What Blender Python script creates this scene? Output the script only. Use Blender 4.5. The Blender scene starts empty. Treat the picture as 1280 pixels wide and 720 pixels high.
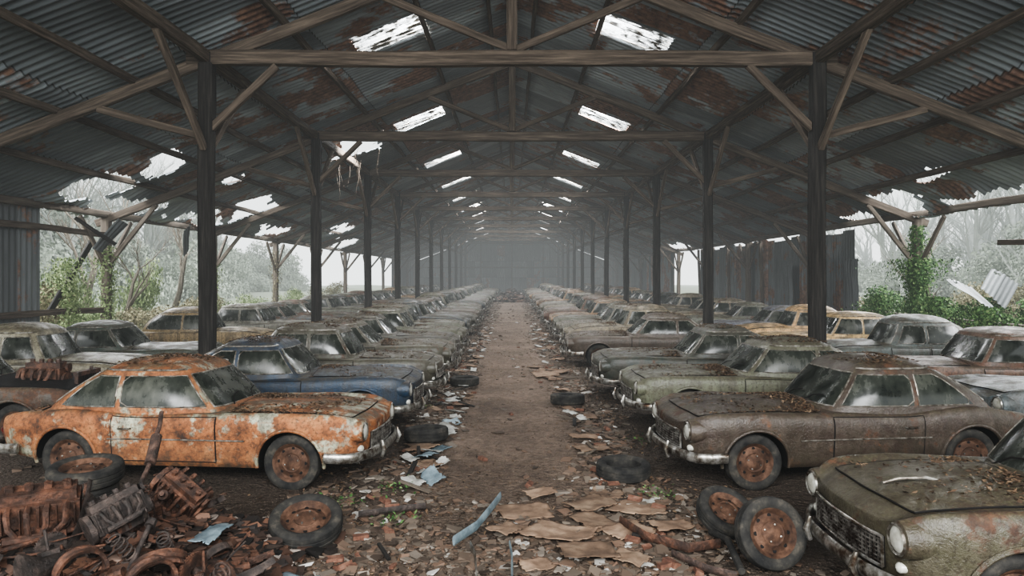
import bpy, bmesh, math, random
import numpy as np
from mathutils import Vector, Matrix, Euler, noise
random.seed(7); rng=np.random.default_rng(7)
S=bpy.context.scene; COL=S.collection
EYE=2.3
# ------------------------------------------------------------ nodes
def N(nt,typ,ins=None,**at):
    n=nt.nodes.new(typ)
    for k,v in at.items(): setattr(n,k,v)
    for k,v in (ins or {}).items():
        s=n.inputs[k]
        if isinstance(v,bpy.types.NodeSocket): nt.links.new(v,s)
        else: s.default_value=v
    return n
def ramp(nt,fac,stops):
    r=nt.nodes.new('ShaderNodeValToRGB'); e=r.color_ramp.elements
    while len(e)<len(stops): e.new(.5)
    for i,(p,c) in enumerate(stops):
        e[i].position=p
        if not hasattr(c,'__len__'): c=(c,c,c)
        e[i].color=(c[0],c[1],c[2],1)
    nt.links.new(fac,r.inputs[0]); return r.outputs[0]
def mixc(nt,f,a,b,mode='MIX'):
    m=nt.nodes.new('ShaderNodeMix'); m.data_type='RGBA'; m.blend_type=mode
    for s,v in ((m.inputs[0],f),(m.inputs[6],a),(m.inputs[7],b)):
        if isinstance(v,bpy.types.NodeSocket): nt.links.new(v,s)
        elif hasattr(v,'__len__'): s.default_value=(v[0],v[1],v[2],1)
        else: s.default_value=v
    return m.outputs[2]
def math_(nt,op,a,b=0.0,c=0.0,clamp=False):
    n=nt.nodes.new('ShaderNodeMath'); n.operation=op; n.use_clamp=clamp
    for i,v in enumerate((a,b,c)):
        if isinstance(v,bpy.types.NodeSocket): nt.links.new(v,n.inputs[i])
        else: n.inputs[i].default_value=v
    return n.outputs[0]
def noi(nt,vec,scale,detail=5,rough=.6):
    return N(nt,'ShaderNodeTexNoise',{'Vector':vec,'Scale':scale,'Detail':detail,'Roughness':rough}).outputs[0]
def newmat(name):
    m=bpy.data.materials.new(name); m.use_nodes=True; nt=m.node_tree; nt.nodes.clear()
    o=nt.nodes.new('ShaderNodeOutputMaterial'); b=nt.nodes.new('ShaderNodeBsdfPrincipled')
    nt.links.new(b.outputs[0],o.inputs[0]); return m,nt,b
def setin(nt,b,**kw):
    for k,v in kw.items():
        s=b.inputs[k.replace('_',' ')]
        if isinstance(v,bpy.types.NodeSocket): nt.links.new(v,s)
        elif hasattr(v,'__len__'): s.default_value=(v[0],v[1],v[2],1)
        else: s.default_value=v
def bump(nt,b,h,strength=.3,dist=.02):
    n=N(nt,'ShaderNodeBump',{'Height':h,'Strength':strength,'Distance':dist}); nt.links.new(n.outputs[0],b.inputs['Normal'])
def obvec(nt,loc=True,scale=None):
    v=nt.nodes.new('ShaderNodeTexCoord').outputs['Object']
    if loc:
        oi=nt.nodes.new('ShaderNodeObjectInfo')
        v=N(nt,'ShaderNodeVectorMath',{0:oi.outputs['Location'],1:(1.37,1.73,1.1),2:v},operation='MULTIPLY_ADD').outputs[0]
    if scale: v=N(nt,'ShaderNodeVectorMath',{0:v,1:scale},operation='MULTIPLY').outputs[0]
    return v
M={}
def paint(key,rA,rB,rC,dust=(.17,.15,.115),dustf=.35):
    m,nt,b=newmat(key); oi=nt.nodes.new('ShaderNodeObjectInfo')
    v=obvec(nt); n1=noi(nt,v,1.7,8,.65); n2=noi(nt,v,8,6,.65); n3=noi(nt,v,4.5,6,.7); n4=noi(nt,v,28,5,.75)
    comb=math_(nt,'ADD',math_(nt,'MULTIPLY',n1,.65),math_(nt,'MULTIPLY',n2,.35))
    thr=math_(nt,'MULTIPLY_ADD',oi.outputs['Alpha'],-.36,.68)
    mask=math_(nt,'DIVIDE',math_(nt,'SUBTRACT',comb,thr),.05,clamp=True)
    rust=ramp(nt,n3,[(.3,rA),(.5,rB),(.68,rC)])
    vs=N(nt,'ShaderNodeVectorMath',{0:v,1:(7,7,.8)},operation='MULTIPLY').outputs[0]
    st=noi(nt,vs,1.0,4,.6)
    base=mixc(nt,math_(nt,'MULTIPLY',ramp(nt,n2,[(.35,0),(.65,1)]),dustf),oi.outputs['Color'],dust)
    base=mixc(nt,ramp(nt,st,[(.42,0),(.62,.6)]),base,(.045,.036,.025))
    c=mixc(nt,mask,base,rust)
    c=mixc(nt,ramp(nt,n4,[(.48,0),(.66,.75)]),c,(.028,.022,.016))
    g=nt.nodes.new('ShaderNodeNewGeometry'); sx=N(nt,'ShaderNodeSeparateXYZ',{0:g.outputs['Normal']})
    up=N(nt,'ShaderNodeMapRange',{0:sx.outputs[2],1:.35,2:.95}).outputs[0]
    um=math_(nt,'MULTIPLY',up,ramp(nt,noi(nt,v,3.1,9,.7),[(.42,.06),(.57,.8)]))
    dirt=ramp(nt,noi(nt,v,30,4,.7),[(.35,(.022,.016,.012)),(.48,(.065,.046,.031)),(.56,(.052,.054,.025)),(.66,(.165,.125,.085))])
    c=mixc(nt,um,c,dirt)
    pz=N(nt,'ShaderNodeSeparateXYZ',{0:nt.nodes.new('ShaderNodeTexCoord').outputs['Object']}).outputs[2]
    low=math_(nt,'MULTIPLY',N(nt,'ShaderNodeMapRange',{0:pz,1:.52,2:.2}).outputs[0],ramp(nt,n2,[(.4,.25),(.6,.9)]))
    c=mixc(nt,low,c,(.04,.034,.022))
    setin(nt,b,Base_Color=c,Roughness=math_(nt,'MULTIPLY_ADD',math_(nt,'MAXIMUM',mask,um),.45,.28),Specular_IOR_Level=.5)
    bump(nt,b,math_(nt,'ADD',comb,math_(nt,'MULTIPLY',noi(nt,v,45,4,.7),.5)),.7,.022)
    M[key]=m
paint('paint',(.022,.012,.008),(.075,.035,.018),(.16,.07,.03))
paint('paint_blue',(.022,.012,.008),(.075,.035,.018),(.16,.07,.03),dust=(.06,.08,.095),dustf=.3)
paint('paint_orange',(.04,.018,.01),(.28,.105,.038),(.43,.20,.08),dust=(.36,.37,.28),dustf=.5)
def simple(key,stops,scale=6,rough=.8,metal=0,bs=.3,loc=True,stretch=None,spec=.3,detail=6,rnd=0):
    m,nt,b=newmat(key); v=obvec(nt,loc,stretch); n=noi(nt,v,scale,detail,.65)
    c=ramp(nt,n,stops)
    if rnd:
        oi=nt.nodes.new('ShaderNodeObjectInfo'); c=mixc(nt,rnd,c,ramp(nt,oi.outputs['Random'],[(0,.35),(1,1.0)]),'MULTIPLY')
    setin(nt,b,Base_Color=c,Roughness=rough,Metallic=metal,Specular_IOR_Level=spec)
    bump(nt,b,noi(nt,v,scale*5,5,.7),bs,.02); M[key]=m; return m
simple('dark',[(.3,(.004,.004,.004)),(.7,(.012,.01,.009))],bs=.1)
simple('rubber',[(.35,(.014,.014,.014)),(.55,(.036,.034,.03)),(.72,(.095,.083,.065))],7,.85)
simple('rimrust',[(.3,(.025,.014,.01)),(.5,(.075,.04,.025)),(.68,(.15,.085,.055))],9,.75,.1)
simple('brick',[(.3,(.06,.03,.022)),(.5,(.14,.068,.045)),(.68,(.21,.12,.085))],9,.9)
simple('chrome',[(.36,(.06,.035,.02)),(.46,(.18,.165,.14)),(.64,(.5,.49,.46))],9,.3,.75,.15)
simple('trimmetal',[(.36,(.05,.04,.03)),(.5,(.17,.155,.13)),(.68,(.38,.37,.34))],12,.38,.45,.1)
simple('grille',[(.4,(.03,.02,.015)),(.6,(.2,.19,.17))],14,.5,.6,.1)
simple('lens',[(.35,(.22,.21,.17)),(.6,(.5,.5,.45))],5,.15,0,.05,spec=.8)
simple('taillens',[(.4,(.06,.008,.006)),(.6,(.2,.02,.015))],8,.3)
simple('wood',[(.3,(.036,.026,.019)),(.5,(.085,.066,.05)),(.7,(.175,.138,.104))],3.0,.85,0,.7,stretch=(.35,7,7))
simple('wooddark',[(.3,(.009,.008,.007)),(.5,(.02,.018,.016)),(.7,(.05,.044,.038))],3.0,.8,0,.6,stretch=(.35,7,7))
simple('woodpale',[(.3,(.06,.048,.036)),(.5,(.115,.094,.074)),(.7,(.18,.15,.118))],3.0,.85,0,.6,stretch=(.35,7,7))
simple('cardboard',[(.3,(.09,.06,.042)),(.5,(.23,.155,.105)),(.68,(.38,.28,.195))],2.6,.9,0,.3,rnd=.6)
simple('paper',[(.35,(.18,.18,.16)),(.6,(.46,.46,.43))],5,.8)
simple('bluesheet',[(.4,(.12,.16,.18)),(.6,(.26,.33,.36))],5,.5,.3)
simple('bark',[(.35,(.07,.06,.045)),(.65,(.16,.14,.11))],4,.9,0,.5,stretch=(4,4,1))
simple('bark_mist_tint',[(.35,(.28,.30,.275)),(.65,(.34,.36,.33))],4,.95,0,.1)  # pale bark: fog haze painted into the colour of distant trees
simple('bark_mist_tint2',[(.35,(.47,.495,.475)),(.65,(.53,.555,.535))],4,.95,0,.1)  # farther tree layer, paler still to paint in thicker haze
simple('brickwall',[(.3,(.05,.045,.035)),(.55,(.12,.1,.075)),(.7,(.16,.13,.1))],5,.9,0,.7,loc=False)
m,nt,b=newmat('glass'); v=obvec(nt); n=noi(nt,v,2.5,7,.65); vs=N(nt,'ShaderNodeVectorMath',{0:v,1:(12,12,1.5)},operation='MULTIPLY').outputs[0]
f=math_(nt,'ADD',math_(nt,'MULTIPLY',n,.7),math_(nt,'MULTIPLY',noi(nt,vs,1,4,.6),.3))
setin(nt,b,Base_Color=ramp(nt,f,[(.38,(.012,.015,.013)),(.52,(.03,.034,.027)),(.66,(.08,.083,.066))]),Roughness=ramp(nt,f,[(.4,.10),(.62,.38)]),Specular_IOR_Level=.55)
M['glass']=m
def island(key,stops,rough=.85,trans=0):
    m,nt,b=newmat(key); g=nt.nodes.new('ShaderNodeNewGeometry')
    setin(nt,b,Base_Color=ramp(nt,g.outputs['Random Per Island'],stops),Roughness=rough,Specular_IOR_Level=.25)
    M[key]=m
island('chips',[(0,(.045,.033,.025)),(.25,(.11,.083,.062)),(.45,(.155,.10,.07)),(.6,(.14,.115,.09)),(.8,(.07,.054,.042)),(.95,(.23,.20,.165)),(.99,(.45,.44,.41))])
island('rustchips',[(0,(.013,.012,.011)),(.3,(.04,.028,.022)),(.55,(.095,.05,.033)),(.75,(.033,.03,.028)),(.92,(.16,.085,.055)),(1,(.28,.25,.22))])
island('deadleaf',[(0,(.025,.018,.013)),(.4,(.07,.046,.03)),(.7,(.12,.076,.046)),(1,(.19,.135,.085))])
island('greenleaf',[(0,(.08,.12,.045)),(.4,(.145,.20,.08)),(.75,(.23,.29,.13)),(1,(.34,.38,.23))])
island('ivyleaf',[(0,(.02,.045,.016)),(.5,(.05,.11,.033)),(.85,(.11,.20,.066)),(1,(.21,.28,.12))])
island('leaf_mist_tint',[(0,(.29,.33,.27)),(.5,(.33,.37,.31)),(1,(.37,.41,.35))])  # leaf colour lightened so mist is painted into the far shrubs
island('brushleaf',[(0,(.10,.09,.05)),(.5,(.18,.16,.09)),(1,(.27,.26,.16))])
m,nt,b=newmat('junk'); oi=nt.nodes.new('ShaderNodeObjectInfo'); v=obvec(nt); n=noi(nt,v,9,7,.7)
c=ramp(nt,n,[(.3,(.015,.011,.009)),(.48,(.065,.034,.023)),(.62,(.16,.075,.045)),(.75,(.26,.15,.10))])
g2=ramp(nt,n,[(.3,(.012,.011,.010)),(.5,(.038,.033,.030)),(.7,(.10,.085,.075))])
c=mixc(nt,ramp(nt,oi.outputs['Random'],[(.45,0),(.75,.85)]),c,g2)
setin(nt,b,Base_Color=c,Roughness=.58,Metallic=.2); bump(nt,b,noi(nt,v,40,5,.7),.8,.018); M['junk']=m
def corr(key,axis,base,rustp,loc=False):
    m,nt,b=newmat(key); tc=nt.nodes.new('ShaderNodeTexCoord').outputs['Object']
    s=N(nt,'ShaderNodeSeparateXYZ',{0:tc})
    a=s.outputs[axis]; o=s.outputs[0] if axis==1 else s.outputs[2]
    fa=math_(nt,'FLOOR',math_(nt,'DIVIDE',a,.95)); fo=math_(nt,'FLOOR',math_(nt,'DIVIDE',o,2.1))
    cv=N(nt,'ShaderNodeCombineXYZ',{0:fa,1:fo,2:3.3}); wn=N(nt,'ShaderNodeTexWhiteNoise',{'Vector':cv.outputs[0]}).outputs[0]
    n1=noi(nt,tc,.55,7,.65); n2=noi(nt,tc,6,5,.7)
    st=noi(nt,N(nt,'ShaderNodeVectorMath',{0:tc,1:(.8,9,.8) if axis==1 else (9,9,.6)},operation='MULTIPLY').outputs[0],1,4,.6)
    col=mixc(nt,ramp(nt,wn,[(0,0),(1,1)]),[x*.55 for x in base],[x*1.4 for x in base])
    col=mixc(nt,ramp(nt,st,[(.4,0),(.7,.55)]),col,[x*.38 for x in base])
    rc=ramp(nt,n2,[(.3,(.055,.032,.023)),(.5,(.18,.093,.058)),(.7,(.31,.185,.12))])
    rm=math_(nt,'ADD',math_(nt,'MULTIPLY',wn,.28),math_(nt,'MULTIPLY',st,.18)); rm=math_(nt,'ADD',rm,n1)
    rm=ramp(nt,math_(nt,'ADD',rm,math_(nt,'MULTIPLY',n2,.12)),[(rustp,0),(min(rustp+.05,1),.92)])
    col=mixc(nt,rm,col,rc)
    seam=math_(nt,'LESS_THAN',math_(nt,'FRACT',math_(nt,'DIVIDE',o,2.1)),.012)
    col=mixc(nt,math_(nt,'MULTIPLY',seam,.7),col,(.01,.01,.01))
    setin(nt,b,Base_Color=col,Roughness=.5,Metallic=.2); bump(nt,b,n2,.2,.02); M[key]=m
corr('roofmetal',1,(.255,.285,.30),.835)
corr('wallmetal',1,(.15,.162,.166),.85)
corr('sheetmetal',0,(.16,.172,.176),.88)
m,nt,b=newmat('dirt'); tc=nt.nodes.new('ShaderNodeTexCoord').outputs['Object']
n1=noi(nt,tc,.7,8,.65); n2=noi(nt,tc,9,6,.7); vo=N(nt,'ShaderNodeTexVoronoi',{'Vector':tc,'Scale':22.0})
c=ramp(nt,n1,[(.3,(.10,.071,.051)),(.5,(.19,.138,.101)),(.7,(.28,.21,.158))])
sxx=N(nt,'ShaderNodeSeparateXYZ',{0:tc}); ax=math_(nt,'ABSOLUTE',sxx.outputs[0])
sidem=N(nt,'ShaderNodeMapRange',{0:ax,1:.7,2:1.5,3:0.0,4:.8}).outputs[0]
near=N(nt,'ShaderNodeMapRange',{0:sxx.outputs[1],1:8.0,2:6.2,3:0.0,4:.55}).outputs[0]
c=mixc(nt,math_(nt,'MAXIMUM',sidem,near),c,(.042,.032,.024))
c=mixc(nt,ramp(nt,n2,[(.4,0),(.7,.8)]),c,(.06,.043,.032))
c=mixc(nt,ramp(nt,noi(nt,tc,50,3,.7),[(.58,0),(.67,.8)]),c,(.30,.24,.19))
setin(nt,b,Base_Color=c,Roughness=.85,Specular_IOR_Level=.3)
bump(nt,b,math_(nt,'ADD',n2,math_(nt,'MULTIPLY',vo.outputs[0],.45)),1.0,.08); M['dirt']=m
m,nt,b=newmat('grass'); tc=nt.nodes.new('ShaderNodeTexCoord').outputs['Object']
g_=ramp(nt,noi(nt,tc,1.3,9,.75),[(.35,(.12,.14,.08)),(.5,(.19,.22,.13)),(.65,(.26,.27,.18))])
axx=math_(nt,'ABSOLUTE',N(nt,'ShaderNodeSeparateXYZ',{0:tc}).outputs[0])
g_=mixc(nt,N(nt,'ShaderNodeMapRange',{0:axx,1:16,2:45,3:0,4:.85}).outputs[0],g_,(.42,.46,.42))  # colour pales away from the shed: distance mist painted in
setin(nt,b,Base_Color=g_,Roughness=.95); M['grass']=m
m=bpy.data.materials.new('pane'); m.use_nodes=True; nt=m.node_tree; nt.nodes.clear(); o=nt.nodes.new('ShaderNodeOutputMaterial')
tc=obvec(nt); n=noi(nt,tc,2.6,8,.7); st=noi(nt,N(nt,'ShaderNodeVectorMath',{0:tc,1:(1.0,18,1)},operation='MULTIPLY').outputs[0],1,4,.6)
tr=N(nt,'ShaderNodeBsdfTransparent',{0:(1,1,1,1)}); tl=N(nt,'ShaderNodeBsdfTranslucent',{0:(.010,.0105,.0105,1)}); df=N(nt,'ShaderNodeBsdfDiffuse',{0:(.09,.08,.065,1)})
mx=N(nt,'ShaderNodeMixShader',{0:ramp(nt,st,[(.36,.6),(.56,1.0)]),1:tr.outputs[0],2:tl.outputs[0]})
mx2=N(nt,'ShaderNodeMixShader',{0:ramp(nt,math_(nt,'ADD',n,math_(nt,'MULTIPLY',st,.55)),[(.72,0),(.84,1.0)]),1:mx.outputs[0],2:df.outputs[0]}); nt.links.new(mx2.outputs[0],o.inputs[0]); M['pane']=m
# ------------------------------------------------------------ mesh helpers
class MB:
    def __init__(s): s.v=[];s.f=[];s.m=[];s.mats=[]
    def add(s,vf,mat,X=None):
        v,f=vf; k=len(s.v)
        if mat not in s.mats: s.mats.append(mat)
        mi=s.mats.index(mat)
        if X is not None: v=[X@Vector(p) for p in v]
        s.v+= [tuple(p) for p in v]; s.f+=[tuple(i+k for i in q) for q in f]; s.m+=[mi]*len(f); return s
    def addmb(s,o,X=None):
        k=len(s.v); s.v+=[tuple(X@Vector(p)) for p in o.v] if X is not None else list(o.v)
        mp=[]
        for a in o.mats:
            if a not in s.mats: s.mats.append(a)
            mp.append(s.mats.index(a))
        s.f+=[tuple(i+k for i in q) for q in o.f]; s.m+=[mp[i] for i in o.m]; return s
    def mesh(s,name,smooth=True,ang=38):
        me=bpy.data.meshes.new(name); me.from_pydata(s.v,[],s.f)
        for a in s.mats: me.materials.append(M[a])
        me.polygons.foreach_set('material_index',s.m)
        if smooth:
            me.polygons.foreach_set('use_smooth',[True]*len(s.f)); me.set_sharp_from_angle(angle=math.radians(ang))
        me.update(); return me
def link(o,parent=None,X=None,**p):
    COL.objects.link(o)
    if parent is not None: o.parent=parent
    if X is not None: o.matrix_basis=X
    for k,v in p.items():
        if v is not None: o[k]=v
    return o
def ob(name,me,parent=None,X=None,**p): return link(bpy.data.objects.new(name,me),parent,X,**p)
def box(c,s):
    v=[(c[0]+dx*s[0]/2,c[1]+dy*s[1]/2,c[2]+dz*s[2]/2) for dx in(-1,1) for dy in(-1,1) for dz in(-1,1)]
    return v,[(0,1,3,2),(4,6,7,5),(0,4,5,1),(2,3,7,6),(0,2,6,4),(1,5,7,3)]
def tube(pts,r,seg=8,closed=False,cap=True,asp=1.0):
    pts=[Vector(p) for p in pts]; n=len(pts); V=[];F=[]; ref=None
    rs=r if hasattr(r,'__len__') else [r]*n
    for i,p in enumerate(pts):
        if closed: t=pts[(i+1)%n]-pts[i-1]
        else: t=pts[min(i+1,n-1)]-pts[max(i-1,0)]
        if t.length<1e-9: t=Vector((1,0,0))
        t.normalize()
        if ref is None:
            ref=Vector((0,0,1)) if abs(t.z)<.9 else Vector((1,0,0))
        a=ref-t*ref.dot(t)
        if a.length<1e-6: a=t.orthogonal()
        a.normalize(); ref=a; b_=t.cross(a)
        for k in range(seg):
            th=2*math.pi*k/seg; V.append(p+a*math.cos(th)*rs[i]+b_*math.sin(th)*rs[i]*asp)
    m_=n if closed else n-1
    for i in range(m_):
        for k in range(seg):
            a0=i*seg+k; a1=i*seg+(k+1)%seg; j=((i+1)%n)*seg; F.append((a0,a1,j+(k+1)%seg,j+k))
    if not closed and cap: F.append(tuple(range(seg))[::-1]); F.append(tuple((n-1)*seg+k for k in range(seg)))
    return V,F
def lathe(prof,seg=32,closed=False):
    V=[];F=[];n=len(prof)
    for r,y in prof:
        for k in range(seg):
            a=2*math.pi*k/seg; V.append((r*math.cos(a),y,r*math.sin(a)))
    for i in range(n if closed else n-1):
        j=(i+1)%n
        for k in range(seg): F.append((i*seg+k,i*seg+(k+1)%seg,j*seg+(k+1)%seg,j*seg+k))
    return V,F
def T(x,y,z): return Matrix.Translation((x,y,z))
def R(ax,a): return Matrix.Rotation(a,4,ax)
def npmesh(name,V,Fq,mat,smooth=False):
    V=np.asarray(V,dtype=np.float32); Fq=np.asarray(Fq,dtype=np.int32); k=Fq.shape[1]
    me=bpy.data.meshes.new(name); me.vertices.add(len(V)); me.vertices.foreach_set('co',V.ravel())
    me.loops.add(Fq.size); me.loops.foreach_set('vertex_index',Fq.ravel())
    me.polygons.add(len(Fq)); me.polygons.foreach_set('loop_start',np.arange(len(Fq),dtype=np.int32)*k)
    try: me.polygons.foreach_set('loop_total',np.full(len(Fq),k,dtype=np.int32))
    except Exception: pass
    me.polygons.foreach_set('use_smooth',np.full(len(Fq),smooth))
    me.update(calc_edges=True); me.validate(); me.materials.append(M[mat]); return me
def beammesh(L,w,h,mat='wood',jit=.012):
    n=max(4,int(L/.5)); c=min(w,h)*.14; V=[];F=[]
    sec=[(-w/2+c,-h/2),(w/2-c,-h/2),(w/2,-h/2+c),(w/2,h/2-c),(w/2-c,h/2),(-w/2+c,h/2),(-w/2,h/2-c),(-w/2,-h/2+c)]
    ph=random.random()*50
    for i in range(n+1):
        x=L*i/n; dy=noise.noise(Vector((x*.4,ph,0)))*jit*2; dz=noise.noise(Vector((x*.4,ph,9)))*jit*2
        for a,b_ in sec: V.append((x,a+dy+random.uniform(-1,1)*jit*.4,b_+dz+random.uniform(-1,1)*jit*.4))
    for i in range(n):
        for k in range(8): F.append((i*8+k,i*8+(k+1)%8,(i+1)*8+(k+1)%8,(i+1)*8+k))
    F.append(tuple(range(8))[::-1]); F.append(tuple(n*8+k for k in range(8)))
    return MB().add((V,F),mat).mesh('beam',smooth=False)
def beam(name,p0,p1,w,h,parent=None,origin=(0,0,0),mat='wood',jit=.016,**p):
    p0=Vector(p0);p1=Vector(p1); d=p1-p0; L=d.length; x=d.normalized()
    up=Vector((0,0,1)) if abs(x.z)<.95 else Vector((0,1,0))
    y=up.cross(x).normalized(); z=x.cross(y)
    X=Matrix((x,y,z)).transposed().to_4x4(); X.translation=p0-Vector(origin)
    return ob(name,beammesh(L,w,h,mat,jit),parent,X,**p)
# ------------------------------------------------------------ building
SL=.39; RZ=9.05
def rz(x): return RZ-SL*abs(x)
WI=5.9; WO=12.2; Y0=13.2; SP=7.35; TIE=6.5
sky=[(2.85,16.0)]+[(3.2,y) for y in (23.9,32,39.6,47,54.3,61.6,69,76.3)]
SHX,SHY=.85,.68
holesL=[(9.3,18.3,.5,.6),(10.9,18.2,.75,1.0),(11.7,20.8,.6,1.9),(10.2,27,.8,1.2),(11.5,25,.5,1.5),(10,40,.8,1.4),(5.5,24.3,.85,1.15),(11.5,33,.55,1.6),(11.3,46,.8,2.2),(8.9,21.8,.3,.4)]
holesR=[(10.6,17.2,.2,.6),(11.4,20.2,.6,1.0),(12.0,17.5,.3,1.8),(11.9,23.5,.3,1.1),(11.7,48,.5,2)]
def roof(side,holes,name):
    dy=.2/6; ys=np.arange(-3,88.2,dy); xs=np.linspace(0,12.75,102)
    Y,X=np.meshgrid(ys,xs,indexing='ij')
    row=np.floor(X/2.1); Z=RZ-SL*X+.028*np.sin(2*np.pi*Y/.2)+.03*np.sin(Y*.7+row*2)+.02*np.sin(Y*2.3+X)+(.012*(1-(X/2.1-row)))
    for hx,hy,a,b_ in holes: Z-=.22*np.exp(-(((X-hx)/(a*1.8))**2+((Y-hy)/(b_*1.7))**2)**2)*(.5+.5*np.sin(Y*2.1+X*1.3))
    V=np.stack([side*X,Y,Z],-1).reshape(-1,3); ny,nx=len(ys),len(xs)
    idx=np.arange(ny*nx).reshape(ny,nx)
    F=np.stack([idx[:-1,:-1],idx[:-1,1:],idx[1:,1:],idx[1:,:-1]],-1)
    if side<0: F=F[...,::-1]
    cx=(X[:-1,:-1]+X[1:,1:])/2; cy=(Y[:-1,:-1]+Y[1:,1:])/2
    keep=np.ones(cx.shape,bool)
    for sx,sy in sky: keep&=~((abs(cx-sx)<SHX)&(abs(cy-sy)<SHY))
    jag=.25*np.sin(cy*4.1+cx*3)+.12*np.sin(cy*11+cx*9)+.15*np.sin(cx*7-cy*5)
    for hx,hy,a,b_ in holes:
        d=((cx-hx)/a)**2+((cy-hy)/b_)**2+jag*1.1; keep&=~(d<1)
    edge=(cx>12.45+.12*np.sin(np.floor(cy/.95)*7.7)+.03*np.sin(cy*13)); keep&=~edge
    me=npmesh(name,V,F[keep],'roofmetal',True)
    ob(name,me,kind='structure',label='rusty corrugated metal roof slope with holes and skylights',category='roof')
roof(-1,holesL,'ceiling'); roof(1,holesR,'ceiling')
for i,(sx,sy) in enumerate(sky):
    for sd in(-1,1):
        ys=np.linspace(-SHY-.05,SHY+.05,50); xs=np.linspace(-SHX-.05,SHX+.05,2); V=[];F=[]
        for y in ys:
            for x in xs: V.append((sd*x,y,-SL*x+.024*math.sin(2*math.pi*(y+sy)/.2)))
        for k in range(49): F.append((2*k,2*k+1,2*k+3,2*k+2))
        ob('window_%d'%(i*2+(1 if sd>0 else 2)),MB().add((V,F),'pane').mesh('pane'),X=T(sd*sx,sy,rz(sx)+.06),kind='structure',label='translucent corrugated skylight panel in the roof',category='skylight')
tr_l='weathered timber roof truss with king post and diagonal struts'
for k in range(11):
    y=Y0+SP*k; O=(0,y,TIE)
    e=ob('roof_truss',None,X=T(*O),label=tr_l,category='roof truss',group='timber roof trusses')
    kw=dict(parent=e,origin=O)
    beam('tie_beam',(-WI-.35,y,TIE),(WI+.35,y,TIE),.22,.28,**kw)
    beam('king_post',(0,y,TIE+.15),(0,y,RZ-.2),.2,.2,**kw)
    for s in(-1,1):
        beam('rafter',(0,y,rz(0)-.3),(s*12.5,y,rz(12.5)-.3),.14,.22,**kw)
        beam('strut',(s*.08,y,TIE+.2),(s*2.5,y,rz(2.5)-.4),.11,.14,**kw)
        beam('knee_brace',(s*(WI-.1),y-.02,TIE-1.35),(s*(WI-1.35),y-.02,TIE-.14),.11,.14,**kw)
        beam('knee_brace',(s*(WI+.1),y,TIE-1.5),(s*(WI+2.1),y,rz(WI+2.1)-.4),.11,.14,**kw)
        beam('timber_post',(s*WI,y,-.05),(s*WI,y,TIE+.1),.27,.27,mat='wooddark',label='tall dark square timber post carrying the roof',category='post',group='inner timber posts')
        bl=dict(label='diagonal timber brace between post and roof plate',category='brace',group='longitudinal braces')
        beam('timber_brace',(s*WI,y-.13,TIE-1.75),(s*WI,y-1.9,TIE-.08),.11,.14,**bl)
        beam('timber_brace',(s*WI,y+.13,TIE-1.75),(s*WI,y+1.9,TIE-.08),.11,.14,**bl)
        beam('timber_brace',(s*.05,y+.1,RZ-1.5),(s*.05,y+1.6,RZ-.35),.09,.11,label='diagonal timber brace between king post and ridge',category='brace',group='ridge braces') if s>0 else None
        if k>0:
            mt='woodpale' if k<5 else 'wood'
            beam('outer_post',(s*WO,y,-.05),(s*WO,y,rz(WO)-.3),.24,.24,mat=mt,label='weathered timber post at the open side of the shed',category='post',group='outer timber posts')
            zt=rz(WO)-.4
            for q in(-1,1): beam('timber_brace',(s*WO,y+q*.1,zt-1.3),(s*WO,y+q*1.3,zt+.1),.09,.12,mat=mt,**bl)
            beam('timber_brace',(s*(WO-.1),y,zt-1.2),(s*(WO-1.5),y,rz(WO-1.5)-.42),.1,.13,mat=mt,**bl)
for s in(-1,1):
    for x in (.55,2.05,4.4,7.3,8.8,10.4):
        beam('roof_purlin',(s*x,-2.5,rz(x)-.13),(s*x,88,rz(x)-.13),.09,.15,label='long timber purlin under the corrugated roof',category='purlin',group='roof purlins')
    beam('wall_plate',(s*WI,-2.5,TIE+.02),(s*WI,88,TIE+.02),.2,.24,label='heavy timber plate running along the inner posts',category='beam',group='roof plates')
    beam('wall_plate',(s*WO,-2.5,rz(WO)-.14),(s*WO,88,rz(WO)-.14),.16,.2,mat='woodpale',label='timber eaves plate along the outer posts',category='beam',group='roof plates')
beam('ridge_beam',(0,-2.5,RZ-.2),(0,88,RZ-.2),.14,.26,label='long timber ridge beam at the roof apex',category='beam')
def corrwall(name,p0,p1,zb,zt,mat='wallmetal',gaps=False,**p):
    p0=Vector(p0);p1=Vector(p1);d=p1-p0;L=d.length;d/=L;nn=Vector((-d.y,d.x)); V=[];F=[]
    n=int(L/.045); R_=4
    for i in range(n+1):
        q=p0+d*(L*i/n); off=.022*math.sin(2*math.pi*(L*i/n)/.2)
        top=zt(q) if callable(zt) else zt; bot=zb(q) if callable(zb) else zb
        if gaps:
            u=L*i/n/.95; k=math.floor(u); off+=.05*math.sin(k*3.7)
        for j in range(R_+1): V.append((q.x+nn.x*off,q.y+nn.y*off,bot+(top-bot)*j/R_))
    for i in range(n):
        for j in range(R_): a=i*(R_+1)+j; F.append((a,a+R_+1,a+R_+2,a+1))
    return ob(name,MB().add((V,F),mat).mesh(name,ang=80),kind='structure',**p)
wl=dict(label='grey corrugated metal wall',category='wall')
corrwall('wall_back',(-12.4,88),(12.4,88),0,lambda q:rz(q.x)-.05,mat='sheetmetal',**wl)
corrwall('wall_left',(-12.38,11),(-12.38,17.9),lambda q:.3+.1*math.sin(q.y*5),lambda q:4.12,**wl)
corrwall('wall_left',(-12.35,70),(-12.35,88),0,4.1,**wl)
corrwall('wall_right',(12.46,24.8),(12.46,45),0.0,lambda q:4.0+.1*math.sin(math.floor((q.y-24.8)/.95)*5.1),gaps=True,label='weathered grey corrugated side wall',category='wall')
corrwall('wall_right',(12.38,52),(12.38,88),0,4.1,**wl)
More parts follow.
